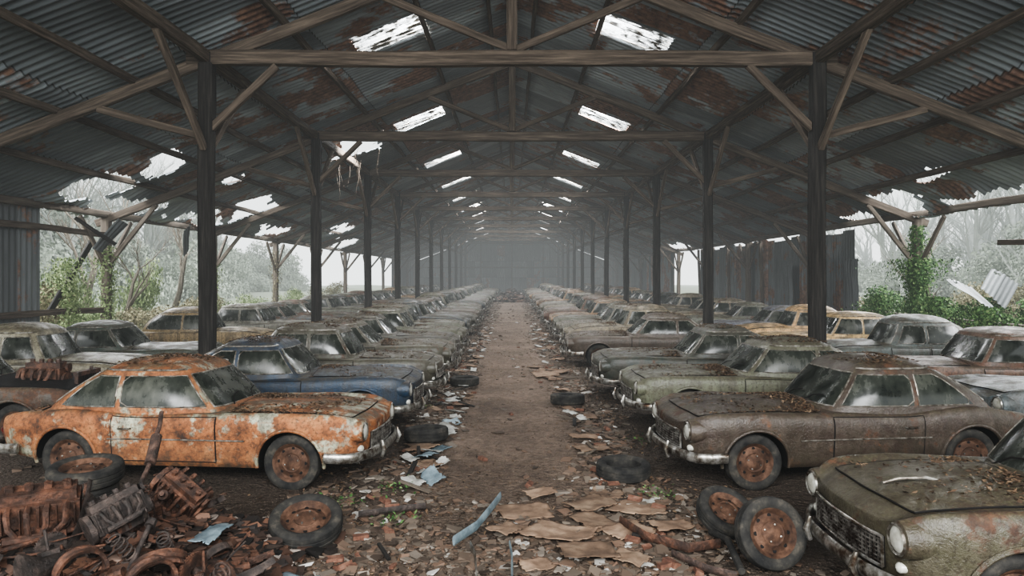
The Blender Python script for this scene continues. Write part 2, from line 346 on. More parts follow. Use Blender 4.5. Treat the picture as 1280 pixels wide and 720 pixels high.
for x in(-4,0,4):
    beam('wall_stud',(x,87.85,0),(x,87.85,rz(x)-.3),.15,.15,label='vertical timber stud on the end wall',category='beam',group='end wall studs')
beam('wall_rail',(-12,87.8,3.4),(12,87.8,3.4),.12,.16,label='horizontal timber rail on the end wall',category='beam')
def sheet(w,h,warp=.08,pitch=.16,holes=True):
    nx=int(w/.02667); nz=14; V=[];F=[]; sd=random.random()*50
    for i in range(nx+1):
        for j in range(nz+1):
            x=w*i/nx-w/2; z=h*j/nz
            if j==0: z+=.12*abs(noise.noise(Vector((x*4,sd,0))))*h*.5
            V.append((x,.02*math.sin(2*math.pi*x/pitch)+warp*noise.noise(Vector((x*.8,z*.6,sd)))*2,z))
    for i in range(nx):
        for j in range(nz):
            if holes and noise.noise(Vector((i*.06,j*.35,sd+3)))>.42: continue
            a=i*(nz+1)+j; F.append((a,a+nz+1,a+nz+2,a+1))
    return MB().add((V,F),'wallmetal').mesh('sheet',ang=80)
shm=[sheet(.95,3.6,holes=False),sheet(.95,2.8,holes=False),sheet(.95,3.2,.12),sheet(.5,1.1,.15),sheet(.95,1.9,.15)]
def putsheet(x,y,z,rzz,tilt=0,roll=0,i=None,lab='hanging rusty corrugated metal sheet'):
    ob('corrugated_sheet',shm[i if i is not None else random.randrange(4)],X=T(x,y,z)@R('Z',rzz)@R('X',tilt)@R('Y',roll),label=lab,category='metal sheet',group='loose corrugated sheets')
for y,z,a,b_,i in [(24.2,.1,.05,.08,1),(26.6,0,-.05,-.06,2),(29.8,0,.06,.1,1)]: putsheet(12.0,y,z,math.pi/2,a,b_,i)
putsheet(-11.9,19.6,3.0,1.2,.5,.4,3,'torn corrugated scrap hanging from the eaves'); putsheet(-11.7,24.6,3.1,1.5,.3,-.5,3,'torn corrugated scrap hanging from the eaves')
putsheet(14.6,20.8,1.2,.5,-1.0,.5,4,'fallen rusty corrugated sheet lying in brambles');putsheet(15.8,22.5,1.5,.2,-.8,.9,4,'fallen rusty corrugated sheet lying in brambles')
putsheet(12.9,16.6,0,.05,0,.02,0,'rusty corrugated sheet standing beside the ivy')
bl=dict(label='broken horizontal timber rail at the open side',category='beam',group='side rails')
beam('side_rail',(-12.2,12,3.6),(-12.2,20.4,3.55),.06,.16,mat='wood',**bl)
beam('side_rail',(-12.2,12,1.4),(-12.2,20.4,1.3),.06,.16,mat='wood',**bl)
beam('side_rail',(-12.25,18.1,1.35),(-12.45,20.2,3.3),.06,.2,mat='wooddark',**bl)
beam('side_rail',(-11.9,18.6,3.9),(-11.2,19.3,3.2),.05,.1,mat='wooddark',**bl)
beam('side_rail',(12.2,14.0,3.05),(12.25,17.2,3.15),.07,.14,mat='wood',**bl)
for y in (33,38,44): beam('wall_stud',(12.12,y,0),(12.12,y+.3,4),.15,.15,label='leaning timber stud on the side wall',category='beam',group='side wall studs')
# ------------------------------------------------------------ floor & ground
def gridmesh(name,x0,x1,y0,y1,dx,dy,fn,mat):
    xs=np.arange(x0,x1+dx*.5,dx); ys=np.arange(y0,y1+dy*.5,dy); X,Y=np.meshgrid(xs,ys)
    Z=fn(X,Y); V=np.stack([X,Y,Z],-1).reshape(-1,3); nx=len(xs); ny=len(ys); id=np.arange(nx*ny).reshape(ny,nx)
    F=np.stack([id[:-1,:-1],id[:-1,1:],id[1:,1:],id[1:,:-1]],-1).reshape(-1,4)
    return npmesh(name,V,F,mat,True)
def fz(X,Y): return -.03+.014*np.sin(X*1.7+np.sin(Y*.8))+.01*np.sin(Y*2.3+X*3.1)+.006*np.sin(X*9+Y*5)+.005*np.sin(Y*13-X*6)
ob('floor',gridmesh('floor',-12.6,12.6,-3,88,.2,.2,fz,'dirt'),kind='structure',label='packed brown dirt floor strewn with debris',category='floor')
def gz(X,Y): return -.03+.15*np.sin(X*.3+Y*.2)*(abs(X)>15)+.012*(abs(X)-12.6)
ob('ground',gridmesh('ground',-110,-12.6,-10,150,2,2,gz,'grass'),kind='structure',label='grassy ground with painted mist beside the shed',category='ground')
ob('ground',gridmesh('ground',12.6,110,-10,150,2,2,gz,'grass'),kind='structure',label='grassy ground with painted mist beside the shed',category='ground')
# ------------------------------------------------------------ wheels
tyre_prof=[(.20,-.055),(.225,-.078),(.262,-.087),(.288,-.08),(.302,-.068),(.308,-.05),(.31,-.03),(.302,-.026),(.302,-.018),(.31,-.014),(.31,.014),(.302,.018),(.302,.026),(.31,.03),(.308,.05),(.302,.068),(.288,.08),(.262,.087),(.225,.078),(.20,.055)]
def tyremb(): return MB().add(lathe(tyre_prof,40,True),'rubber')
def rimmb():
    b=MB().add(lathe([(.205,-.06),(.195,-.05),(.185,-.03),(.18,.02),(.185,.045),(.205,.062),(.21,.066),(.205,.058),(.19,.05),(.176,.03),(.165,.022),(.125,.038),(.105,.052),(.09,.046),(.07,.052),(.045,.06),(.02,.064),(0.001,.065)],36),'rimrust')
    for k in range(8):
        a=k*math.pi/4; b.add(lathe([(.018,.0),(.001,.001)],10),'dark',T(.148*math.cos(a),.0315,.148*math.sin(a)))
    for k in range(4):
        a=k*math.pi/2+.4; b.add(lathe([(.009,-.01),(.009,.01),(.001,.012)],6),'chrome',T(.075*math.cos(a),.052,.075*math.sin(a)))
    return b
TY=tyremb(); RI=rimmb(); TYm=TY.mesh('tyre',ang=30); RIm=RI.mesh('rim',ang=30)
# ------------------------------------------------------------ cars
def sm(tab):
    us=np.linspace(-.5,.5,201); y=np.interp(us,[t[0] for t in tab],[t[1] for t in tab])
    yp=np.pad(y,8,mode='edge'); k=np.hanning(17);k/=k.sum(); y2=np.convolve(yp,k,'valid')
    return lambda u: float(np.interp(u,us,y2))
def cr(P,t):
    n=len(P); i=min(int(t),n-2); f=t-i
    p0=P[max(i-1,0)];p1=P[i];p2=P[i+1];p3=P[min(i+2,n-1)]
    if i==0: p0=(-P[1][0],P[1][1])
    if i+2>n-1: p3=(-P[n-2][0],P[n-2][1])
    return [.5*((2*p1[c])+(-p0[c]+p2[c])*f+(2*p0[c]-5*p1[c]+4*p2[c]-p3[c])*f*f+(-p0[c]+3*p1[c]-3*p2[c]+p3[c])*f**3) for c in(0,1)]
class Car: pass
def build_car(name,P):
    L=P['L'];dz=P.get('dz',0.0)
    HWf=sm(P['hw']);ZS=sm([(a,b_-dz) for a,b_ in P['zs']]);ZC=sm([(a,b_-dz) for a,b_ in P['zc']]);ZB=sm([(-.5,.33),(-.4,.27),(-.3,.21),(.3,.21),(.4,.26),(.5,.31)])
    cz=.50; EC=P.get('ec',.24)
    def B(x,t,s=1):
        x=float(x);t=float(t)
        u=x/L; hw=HWf(u);zs=ZS(u);zc=ZC(u);zb=ZB(u)
        C=[(0,zb),(.80*hw,zb),(.925*hw,zb+.025),(.962*hw,zb+.12),(.985*hw,zb+.5*(zs-zb)),(1.0*hw,zs-.15),(.98*hw,zs-.05),(.90*hw,zs+.008),(.72*hw,zs+(zc-zs)*.45-.026),(.38*hw,zs+(zc-zs)*.88),(0,zc)]
        y,z=cr(C,t); e=min(L/2-x,x+L/2); Rr=.28
        if e<Rr:
            k=min(1,1-max(e,0)/Rr); f=1-EC*(1-math.sqrt(max(0,1-k*k))); y*=1-(1-f)*.75; z=cz+(z-cz)*f
        q=abs(y)/.8; hx=L/2
        w=min(max((abs(x)-.5*hx)/(.5*hx),0),1)**2
        x2=x-math.copysign((.17 if x>0 else .14)*q**2.6*w,x)
        x2-= math.copysign(.05*w*max(0,(.5-z))/.3,x)
        return Vector((x2,s*y,z))
    ts=np.linspace(0,10,41)
    ends=[.28*(1-math.cos(a)) for a in np.linspace(0,math.pi/2,9)]
    xs=[L/2-e for e in ends]+list(np.linspace(L/2-.28,-L/2+.28,46))[1:-1]+[-L/2+e for e in ends[::-1]]
    V=[];F=[];nr=2*(len(ts)-1)
    for x in xs:
        ring=[B(x,t,1) for t in ts]+[B(x,t,-1) for t in ts[::-1][1:-1]]
        V+=ring
    for i in range(len(xs)-1):
        for k in range(nr): F.append((i*nr+k,i*nr+(k+1)%nr,(i+1)*nr+(k+1)%nr,(i+1)*nr+k))
    for end in(0,len(xs)-1):
        ring=[V[end*nr+k] for k in range(nr)]; c=sum(ring,Vector((0,0,0)))/nr
        prev=[end*nr+k for k in range(nr)]
        for sc in(.75,.5,.25):
            base=len(V)
            for p in ring:
                y=p.y*sc; z=c.z+(p.z-c.z)*sc; sx=1 if end==0 else -1
                amp=.17 if end==0 else .14
                x=sx*(L/2-amp*(abs(y)/.8)**2.6-.05*max(0,.5-z)/.3); V.append(Vector((x,y,z)))
            cur=list(range(base,base+nr))
            for k in range(nr):
                q=(prev[k],cur[k],cur[(k+1)%nr],prev[(k+1)%nr]); F.append(q if end==0 else q[::-1])
            prev=cur
        F.append(tuple(prev))
    body=MB().add((V,F),'paint').add(([],[]),'dark')
    me=body.mesh('b'); bm=bmesh.new(); bm.from_mesh(me); bmesh.ops.recalc_face_normals(bm,faces=bm.faces); bm.to_mesh(me); bm.free()
    bo=bpy.data.objects.new('tmp',me); COL.objects.link(bo)
    r=.31; AR=.365; cut=MB(); cut.mats=['paint','dark']
    for ax in(P['fa'],P['ra']):
        for s in(-1,1):
            v,f=lathe([(AR,.48*s),(AR,1.2*s)],44); n=44; f=f+[tuple(range(n)),tuple(range(n,2*n))]
            cut.add((v,f),'dark',T(ax,0,r-.03))
    cme=cut.mesh('c',False); bm=bmesh.new(); bm.from_mesh(cme); bmesh.ops.recalc_face_normals(bm,faces=bm.faces); bm.to_mesh(cme); bm.free()
    co=bpy.data.objects.new('tmpc',cme); COL.objects.link(co)
    md=bo.modifiers.new('b','BOOLEAN'); md.operation='DIFFERENCE'; md.object=co; md.solver='EXACT'
    bpy.context.view_layer.update(); dg=bpy.context.evaluated_depsgraph_get()
    me2=bpy.data.meshes.new_from_object(bo.evaluated_get(dg))
    bmb=MB(); bmb.v=[tuple(v.co) for v in me2.vertices]; bmb.f=[tuple(p.vertices) for p in me2.polygons]; bmb.m=[min(p.material_index,1) for p in me2.polygons]; bmb.mats=['paint','dark']
    bpy.data.objects.remove(bo); bpy.data.objects.remove(co)
    def ysurf(x,z):
        pts=[B(x,t) for t in np.linspace(1.6,7,28)]
        for a,b_ in zip(pts,pts[1:]):
            if a.z<=z<=b_.z: return a.y+(b_.y-a.y)*(z-a.z)/max(b_.z-a.z,1e-6)
        return pts[-1].y
    for ax in(P['fa'],P['ra']):
        for s in(-1,1):
            pts=[]
            for a in np.linspace(math.radians(-8),math.radians(188),30):
                x=ax+(AR+.004)*math.cos(a); z=r-.03+(AR+.004)*math.sin(a); pts.append((x,s*(ysurf(x,max(z,.25))+.004),z))
            bmb.add(tube(pts,.020,8),'paint')
    parts=[]
    def part(nm,mb,par=None,X=None,label=None,mesh=None): parts.append((nm,mb,mesh or mb.mesh(nm),par,X,label)); return len(parts)-1
    part('body',bmb)
    def patch(fn,us,vs,mat,off=.008,lip=.012,outc=Vector((0,0,.5))):
        nu,nv=len(us),len(vs); G=[[fn(float(u),float(v)) for v in vs] for u in us]; V=[];F=[];NN=[]
        for i in range(nu):
            for j in range(nv):
                du=G[min(i+1,nu-1)][j]-G[max(i-1,0)][j]; dv=G[i][min(j+1,nv-1)]-G[i][max(j-1,0)]
                n=du.cross(dv); n=n.normalized() if n.length>1e-9 else Vector((0,0,1))
                if n.dot(G[i][j]-outc)<0: n=-n
                NN.append(n); V.append(G[i][j]+n*off)
        for i in range(nu-1):
            for j in range(nv-1): F.append((i*nv+j,(i+1)*nv+j,(i+1)*nv+j+1,i*nv+j+1))
        bd=[i*nv for i in range(nu)]+[(nu-1)*nv+j for j in range(1,nv)]+[i*nv+nv-1 for i in range(nu-2,-1,-1)]+[j for j in range(nv-2,0,-1)]
        k=len(V)
        for q in bd: V.append(V[q]-NN[q]*(off+lip))
        n=len(bd)
        for a in range(n): F.append((bd[a],bd[(a+1)%n],k+(a+1)%n,k+a))
        return (V,F),[V[q]-NN[q]*.004 for q in bd]
    def gap(mb,bd,r=.0075): mb.add(tube(bd,r,5,closed=True),'dark'); return mb
    def topf(x,w):
        return B(x,10-abs(w),1 if w>=0 else -1)
    h0=P['xf0']+.08
    hp,bd=patch(topf,np.linspace(h0,L/2-.17,22),np.linspace(-1.95,1.95,25),'paint',.012)
    hb=gap(MB().add(hp,'paint'),bd)
    if P.get('scoop'):
        X0=(h0+L/2)/2+.15; zc_=ZC(X0/L); hb.add(tube([(X0-.22,.05,zc_+.015),(X0-.1,.07,zc_+.05),(X0+.1,.07,zc_+.045),(X0+.2,.05,zc_+.01)],.012,8),'trimmetal')
    part('hood',hb)
    tp,bd=patch(topf,np.linspace(-L/2+.14,P['xr0']-.06,14),np.linspace(-1.8,1.8,21),'paint',.009)
    part('trunk_lid',gap(MB().add(tp,'paint'),bd))
    H=P['H'];z0=P['z0']-dz;DM=P.get('dome',.10);z1=H-DM;n_=P.get('n',4.3)
    def hs(h): return (P['xf0']+(P['xf1']-P['xf0'])*h, P['xr0']+(P['xr1']-P['xr0'])*(h if h<=0 else h**P.get('rp',1.0)), P['wb']+(P['wt']-P['wb'])*h+.03*math.sin(math.pi*h), z0+(z1-z0)*h)
    def CP(xp,yp,h):
        xf,xr,hw,z=hs(float(h)); xc=(xf+xr)/2;a=(xf-xr)/2; return Vector((xc+a*xp,hw*yp,z))
    V=[];F=[];ns=80
    ring=[]
    for k in range(ns):
        a=2*math.pi*k/ns; c,s_=math.cos(a),math.sin(a); ring.append((math.copysign(abs(c)**(2/n_),c),math.copysign(abs(s_)**(2/n_),s_)))
    hl=[-.25,0]+list(np.linspace(.08,1,11)); rows=0
    for h in hl:
        for xp,yp in ring: V.append(CP(xp,yp,h))
        rows+=1
    xf,xr,hw,_z=hs(1); xc=(xf+xr)/2;a_=(xf-xr)/2
    DE=P.get('de',2.9)
    def dome(sc): return z1+(H-z1)*(1-sc**DE)**.68
    for sc in (.985,.955,.91,.84,.75,.62,.45,.25,.05):
        for xp,yp in ring: V.append(Vector((xc+a_*sc*xp,hw*sc*yp,dome(sc)-.02*abs(xp*sc)**3)))
        rows+=1
    for i in range(rows-1):
        for k in range(ns): F.append((i*ns+k,i*ns+(k+1)%ns,(i+1)*ns+(k+1)%ns,(i+1)*ns+k))
    F.append(tuple((rows-1)*ns+k for k in range(ns)))
    rmb=MB().add((V,F),'paint')
    for s in(-1,1):
        rmb.add(tube([CP(x,s*(1-abs(x)**n_)**(1/n_),1.0)+Vector((0,s*.008,.0)) for x in np.linspace(-.9,.9,20)],.012,6),'trimmetal')
    part('roof',rmb)
    cc=Vector(((P['xf0']+P['xr0'])/2,0,z0+.1))
    def trim(bd,r=.008,mat='chrome'): return tube(bd[::2],r,6,closed=True)
    def se(v): return max(0,1-abs(v)**n_)**(1/n_)
    WW=P.get('ww',.78)
    gp,bd=patch(lambda y,h:CP(se(y),y,h),np.linspace(-WW,WW,25),np.linspace(.10,.88,9),'glass',.006,.01,cc)
    w=part('windshield',MB().add(gp,'glass'),label='dusty windshield'); part('window_trim',MB().add(trim(bd,.011),'trimmetal'),w)
    wb=MB()
    for yy in(-.5,.12):
        wb.add(tube([CP(se(yy),yy,.03)+Vector((.02,0,.01)),CP(se(yy+.2),yy+.2,.25)+Vector((.025,0,.012)),CP(se(yy+.42),yy+.42,.30)+Vector((.025,0,.012))],.007,5),'dark')
    part('wiper',wb,w)
    gp,bd=patch(lambda y,h:CP(-se(y),y,h),np.linspace(-WW+.04,WW-.04,21),np.linspace(.16,.86,9),'glass',.006,.01,cc)
    w=part('rear_window',MB().add(gp,'glass')); part('window_trim',MB().add(trim(bd,.011),'trimmetal'),w)
    RE=P.get('re',-.80); FE=P.get('fe',.85)
    for s in(-1,1):
        ed=[FE]+P['bp']+[RE]
        for wi in range(len(ed)-1):
            def fx(u,h,wi=wi,s=s):
                xf,xr,hw,z=hs(h); xc=(xf+xr)/2;a=(xf-xr)/2
                def cv(v,front):
                    if v in (FE,RE): return v
                    return (v+(-.03 if front else .03)-xc)/a
                A=cv(ed[wi],True);Bq=cv(ed[wi+1],False); xp=A+(Bq-A)*u
                return CP(xp,s*se(xp),h)
            gp,bd=patch(fx,np.linspace(0,1,12),np.linspace(.13,.85,7),'glass',.006,.01,cc)
            w=part('side_window',MB().add(gp,'glass')); part('window_trim',MB().add(trim(bd,.010),'trimmetal'),w)
    for s in(-1,1):
        for (a,b_) in P['doors']:
            dp,bd=patch(lambda x,t,s=s:B(x,t,s),np.linspace(a,b_,14),np.linspace(2.55,6.3,17),'paint',.006,.014)
            d=part('door',gap(MB().add(dp,'paint'),bd))
            hx=a+.16; hz=.64; yy=ysurf(hx,hz)+.01
            part('door_handle',MB().add(tube([(hx-.07,s*yy,hz),(hx-.06,s*(yy+.03),hz),(hx+.06,s*(yy+.03),hz),(hx+.07,s*yy,hz)],.009,6),'chrome'),d)
        pts=[(x,s*(ysurf(x,P.get('tz',.52))+.008),P.get('tz',.52)) for x in np.linspace(P['ra']+.5,P['fa']-.5,16)]
        part('side_trim',MB().add(tube(pts,.009,6),'trimmetal'))
    def xfr(y): return L/2-.17*(abs(y)/.8)**2.6
    gh=P.get('gw',.42); g0,g1=P.get('gz',(.42,.60)); g0-=dz*.7; g1-=dz*.7; gm=MB()
    for k in range(24):
        y0=-gh+2*gh*k/24;y1=y0+2*gh/24; xx=xfr((y0+y1)/2)
        gm.add(box((xx-.002,(y0+y1)/2,(g0+g1)/2),(.012,2*gh/24+.002,g1-g0)),'dark'); gm.add(box((xx+.012,y0,(g0+g1)/2),(.018,.008,g1-g0)),'grille')
    for z in np.linspace(g0,g1,P.get('gb',5)):
        e=abs(z-g0)<.001 or abs(z-g1)<.001
        gm.add(tube([(xfr(y)+.018,y,z) for y in np.linspace(-gh,gh,13)],.012 if e else .006,6),'chrome' if e else 'grille')
    for s in(-1,1): gm.add(tube([(xfr(gh)+.016,s*gh,g0),(xfr(gh)+.016,s*gh,g1)],.012,6),'chrome')
    part('grille',gm,label='corroded metal grille')
    hz=P.get('hz',.66)-dz;hy=P.get('hy',.60)
    for s in(-1,1):
        xx=xfr(hy)
        X=T(xx,s*hy,hz)@R('Z',-math.pi/2)
        nb=MB().add(lathe([(.10,-.45),(.124,-.28),(.13,-.12),(.128,-.02),(.118,.03),(.10,.038),(.095,.02)],28),'paint',X).add(lathe([(.099,.02),(.105,.04),(.096,.052),(.084,.045),(.082,.03)],28),'chrome',X)
        h=part('headlight',nb); part('lens',MB().add(lathe([(.086,.034),(.07,.05),(.04,.06),(.001,.063)],24),'lens',X),h)
        part('turn_signal',MB().add(lathe([(.035,-.06),(.035,.01),(.022,.025),(.001,.03)],14),'lens',T(xfr(.6),s*.60,hz-.19)@R('Z',-math.pi/2)))
    def bump_(sx):
        pts=[]
        for y in list(np.linspace(-.80,.80,21)):
            pts.append((sx*(L/2+.075-.19*(abs(y)/.8)**3),y,.36+(0 if sx>0 else .04)))
        z=pts[0][2]
        pts=[(sx*(L/2-.42),-.83,z),(sx*(L/2-.25),-.845,z)]+pts+[(sx*(L/2-.25),.845,z),(sx*(L/2-.42),.83,z)]
        b=MB().add(tube(pts,.055,10,asp=.42),'chrome')
        for s in(-1,1):
            b.add(tube([(sx*(L/2+.085),s*.36,z-.085),(sx*(L/2+.115),s*.36,z),(sx*(L/2+.085),s*.36,z+.10)],[.02,.028,.016],8),'chrome')
            b.add(box((sx*(L/2-.02),s*.4,z),(.18,.04,.05)),'dark')
        return b
    part('bumper',bump_(1),label='pitted chrome bumper'); part('bumper',bump_(-1),label='pitted chrome bumper')
    for s in(-1,1):
        part('taillight',MB().add(tube([(-L/2+.075,s*.55,.52-dz),(-L/2+.04,s*.55,.60-dz),(-L/2+.075,s*.55,.68-dz)],[.03,.05,.03],10),'taillens'))
    for ax in(P['fa'],P['ra']):
        for s in(-1,1):
            X=T(ax,s*P.get('tw',.67),.28)@(Matrix.Identity(4) if s>0 else R('Z',math.pi))@R('Y',random.random()*6)
            w=part('wheel',TY,None,X,mesh=TYm); part('rim',RI,w,None,mesh=RIm)
    c=Car(); c.parts=parts; c.L=L; c.B=B; c.CP=CP; c.P=P; c.hs=hs; c.name=name; c.H=H; c.DM=DM; c.dome=dome
    full=MB()
    for nm,mb,me,par,X,lb in parts:
        XX=X
        if nm=='rim': XX=parts[par][4]
        full.addmb(mb,XX)
    c.full=full.mesh(name+'_far')
    return c
HWT=[(-.5,.74),(-.44,.785),(-.28,.825),(-.12,.795),(.05,.79),(.2,.805),(.31,.825),(.42,.80),(.5,.765)]
coupe=build_car('coupe',dict(L=4.3,dz=.05,hw=HWT,zs=[(-.5,.78),(-.42,.83),(-.28,.875),(-.1,.825),(.15,.845),(.33,.86),(.44,.845),(.5,.82)],zc=[(-.5,.74),(-.4,.83),(-.27,.89),(0,.9),(.13,.905),(.35,.86),(.46,.80),(.5,.76)],
  fa=1.33,ra=-1.22,xf0=.52,xf1=.06,xr0=-1.66,xr1=-1.0,wb=.73,wt=.585,z0=.85,H=1.35,bp=[-.66],doors=[(-.68,.50)],re=-.76,rp=1.15))
c2=dict(L=4.25,dz=.05,hw=HWT,zs=[(-.5,.73),(-.42,.80),(-.28,.895),(-.1,.82),(.15,.84),(.33,.875),(.45,.86),(.5,.83)],zc=[(-.5,.67),(-.4,.79),(-.25,.9),(0,.9),(.13,.915),(.35,.875),(.46,.82),(.5,.78)],
  fa=1.36,ra=-1.14,xf0=.50,xf1=.08,xr0=-1.60,xr1=-.87,wb=.73,wt=.58,z0=.85,H=1.36,bp=[-.52],doors=[(-.56,.48)],re=-.66,rp=1.25,gw=.46,gz=(.43,.63),gb=8,hz=.67,hy=.62)
coupe2=build_car('coupe2',c2)
coupe3=build_car('coupe3',dict(c2,xf0=.80,xf1=.42,scoop=True,gw=.48,dz=.03,doors=[(-.4,.78)],bp=[-.36],fa=1.38))
sedan=build_car('sedan',dict(L=4.2,dz=.04,hw=[(-.5,.68),(-.44,.75),(-.29,.815),(-.1,.78),(.1,.785),(.3,.81),(.42,.775),(.5,.72)],zs=[(-.5,.70),(-.42,.80),(-.28,.89),(0,.89),(.2,.90),(.36,.88),(.46,.83),(.5,.79)],zc=[(-.5,.64),(-.4,.82),(-.27,.95),(0,.95),(.17,.97),(.35,.94),(.46,.85),(.5,.78)],
  fa=1.27,ra=-1.22,xf0=.60,xf1=.30,xr0=-1.45,xr1=-.90,wb=.72,wt=.58,z0=.89,H=1.49,n=3.2,dome=.14,de=2.6,ww=.70,fe=.79,ec=.3,bp=[-.18],doors=[(-.20,.58),(-.98,-.24)],re=-.74,rp=1.7,gw=.30,gz=(.40,.66),gb=6,hy=.57,tz=.58))
fast=build_car('fastback',dict(L=4.15,dz=.03,hw=HWT,zs=[(-.5,.79),(-.42,.84),(-.28,.855),(0,.82),(.2,.83),(.36,.845),(.5,.81)],zc=[(-.5,.75),(-.4,.84),(-.27,.87),(0,.88),(.14,.89),(.35,.86),(.5,.78)],
  fa=1.28,ra=-1.2,xf0=.56,xf1=.22,xr0=-1.32,xr1=-1.02,wb=.72,wt=.60,z0=.84,H=1.41,bp=[-.30],doors=[(-.34,.54)],re=-.78,rp=1,gw=.5,gz=(.46,.60),gb=4,hy=.60))
PR={'coupe':coupe,'coupe2':coupe2,'coupe3':coupe3,'sedan':sedan,'fastback':fast}
KIND={'coupe':'two-door coupe','coupe2':'two-door coupe','coupe3':'two-door coupe','sedan':'rounded sedan','fastback':'boxy sedan'}
cars=[]
def put_car(kind,xfront,y,side,color,rust,cname,rot=0,far=False,label=None,mat=None,wreck=False):
    c=PR[kind]; d=-side
    cx=xfront-d*(c.L/2+.07)
    X=T(cx,y,-.02)@R('Z',(0 if d>0 else math.pi)+rot)@R('X',random.uniform(-.015,.015))@R('Y',random.uniform(-.01,.01))
    label=label or 'abandoned %s %s, rusty and coated in dust'%(cname,KIND[kind])
    kw=dict(label=label,category='car',group='abandoned cars parked in rows')
    col=(*color,rust)
    if far:
        o=ob('car',c.full,X=X,**kw); o.color=col; cars.append((c,X)); return
    e=ob('car',None,X=X,**kw); objs=[]
    for nm,mb,me,par,Xp,lb in c.parts:
        p=e if par is None else objs[par]
        if wreck and nm=='hood': nm='engine_bay'
        o=ob(nm,me,p,Xp,label=lb); o.color=col
        for i,sl in enumerate(o.material_slots):
            if me.materials[i] and me.materials[i].name=='paint':
                if mat: sl.link='OBJECT'; sl.material=M[mat]
                elif nm=='engine_bay': sl.link='OBJECT'; sl.material=M['dark']
        objs.append(o)
    cars.append((c,X)); return e
put_car('coupe',-1.46,8.25,-1,(.42,.42,.31),.70,'',-.07,label='two-door coupe with flaking cream paint and bright orange rust',mat='paint_orange')
put_car('coupe2',-1.38,10.85,-1,(.012,.036,.072),.08,'',-.02,label='dark navy blue two-door coupe dusted with dirt',mat='paint_blue')
put_car('fastback',-1.30,13.2,-1,(.085,.085,.062),.3,'',0,label='grey-green two-door sedan covered in dirt')
put_car('coupe',-1.25,15.6,-1,(.075,.075,.05),.4,'dark olive')
put_car('coupe2',1.76,8.3,1,(.046,.03,.024),.42,'',.08,label='dark maroon-brown coupe covered in leaves and moss')
put_car('coupe3',2.36,5.0,1,(.06,.056,.035),.38,'',.0,label='mossy grey-green coupe with wide grille and chrome bumper')
put_car('coupe',1.74,11.0,1,(.14,.15,.10),.2,'',.03,label='dusty grey-green coupe with leaf-strewn hood')
put_car('coupe2',1.55,13.5,1,(.025,.038,.032),.2,'',.0,label='dark green-black coupe under grey dust')
pal=[((.10,.11,.07),'olive grey'),((.045,.05,.043),'dark grey'),((.32,.27,.18),'dusty beige'),((.12,.13,.095),'grey-green'),((.075,.05,.037),'brown'),((.38,.23,.12),'tan'),((.025,.045,.06),'slate blue'),((.14,.06,.035),'rust-brown'),((.2,.19,.15),'pale grey')]
order=[1,5,0,7,3,4,6,2,1,8,4,3]
y=18.0; ii=0
while y<85:
    for s in(-1,1):
        c,n=pal[order[(ii*2+(0 if s<0 else 5))%12]]
        k=random.choice(['coupe','coupe2','sedan','fastback','coupe2'])
        put_car(k,s*random.uniform(1.3,1.65),y+random.uniform(-.12,.12)+(-.15 if s<0 else 0),s,c,random.uniform(.15,.5),n,random.uniform(-.05,.05),far=y>33)
        if s<0: ii+=0
    y+=2.45; ii+=1
outer=[(-1,12.2,'sedan',(.27,.25,.17),.3,'beige'),(-1,14.8,'coupe2',(.03,.052,.042),.15,'dark green'),(-1,18.6,'sedan',(.36,.26,.13),.2,'tan'),(-1,22.6,'fastback',(.22,.22,.18),.2,'pale grey'),
 (1,9.7,'coupe2',(.11,.145,.16),.1,'slate grey'),(1,12.2,'fastback',(.17,.085,.055),.3,'reddish brown'),(1,14.9,'sedan',(.08,.105,.10),.2,'slate grey'),(1,17.7,'fastback',(.75,.52,.24),.12,'faded yellow'),(1,20.1,'sedan',(.75,.48,.22),.12,'pale orange'),(1,22.6,'coupe',(.2,.22,.28),.15,'grey-blue')]
for s,y,k,c,r,n in outer: put_car(k,s*6.3,y,s,c,r,n,random.uniform(-.03,.03))
wreck=put_car('coupe',-5.85,10.0,-1,(.06,.045,.035),.6,'brown',0,wreck=True,label='gutted brown rusty coupe with exposed engine bay')
y=25.4
while y<84:
    for s in(-1,1):
        c,n=random.choice(pal); put_car(random.choice(['coupe','coupe2','sedan','fastback']),s*6.35,y+random.uniform(-.15,.15),s,c,random.uniform(.2,.6),n,random.uniform(-.04,.04),far=y>30)
    y+=2.75
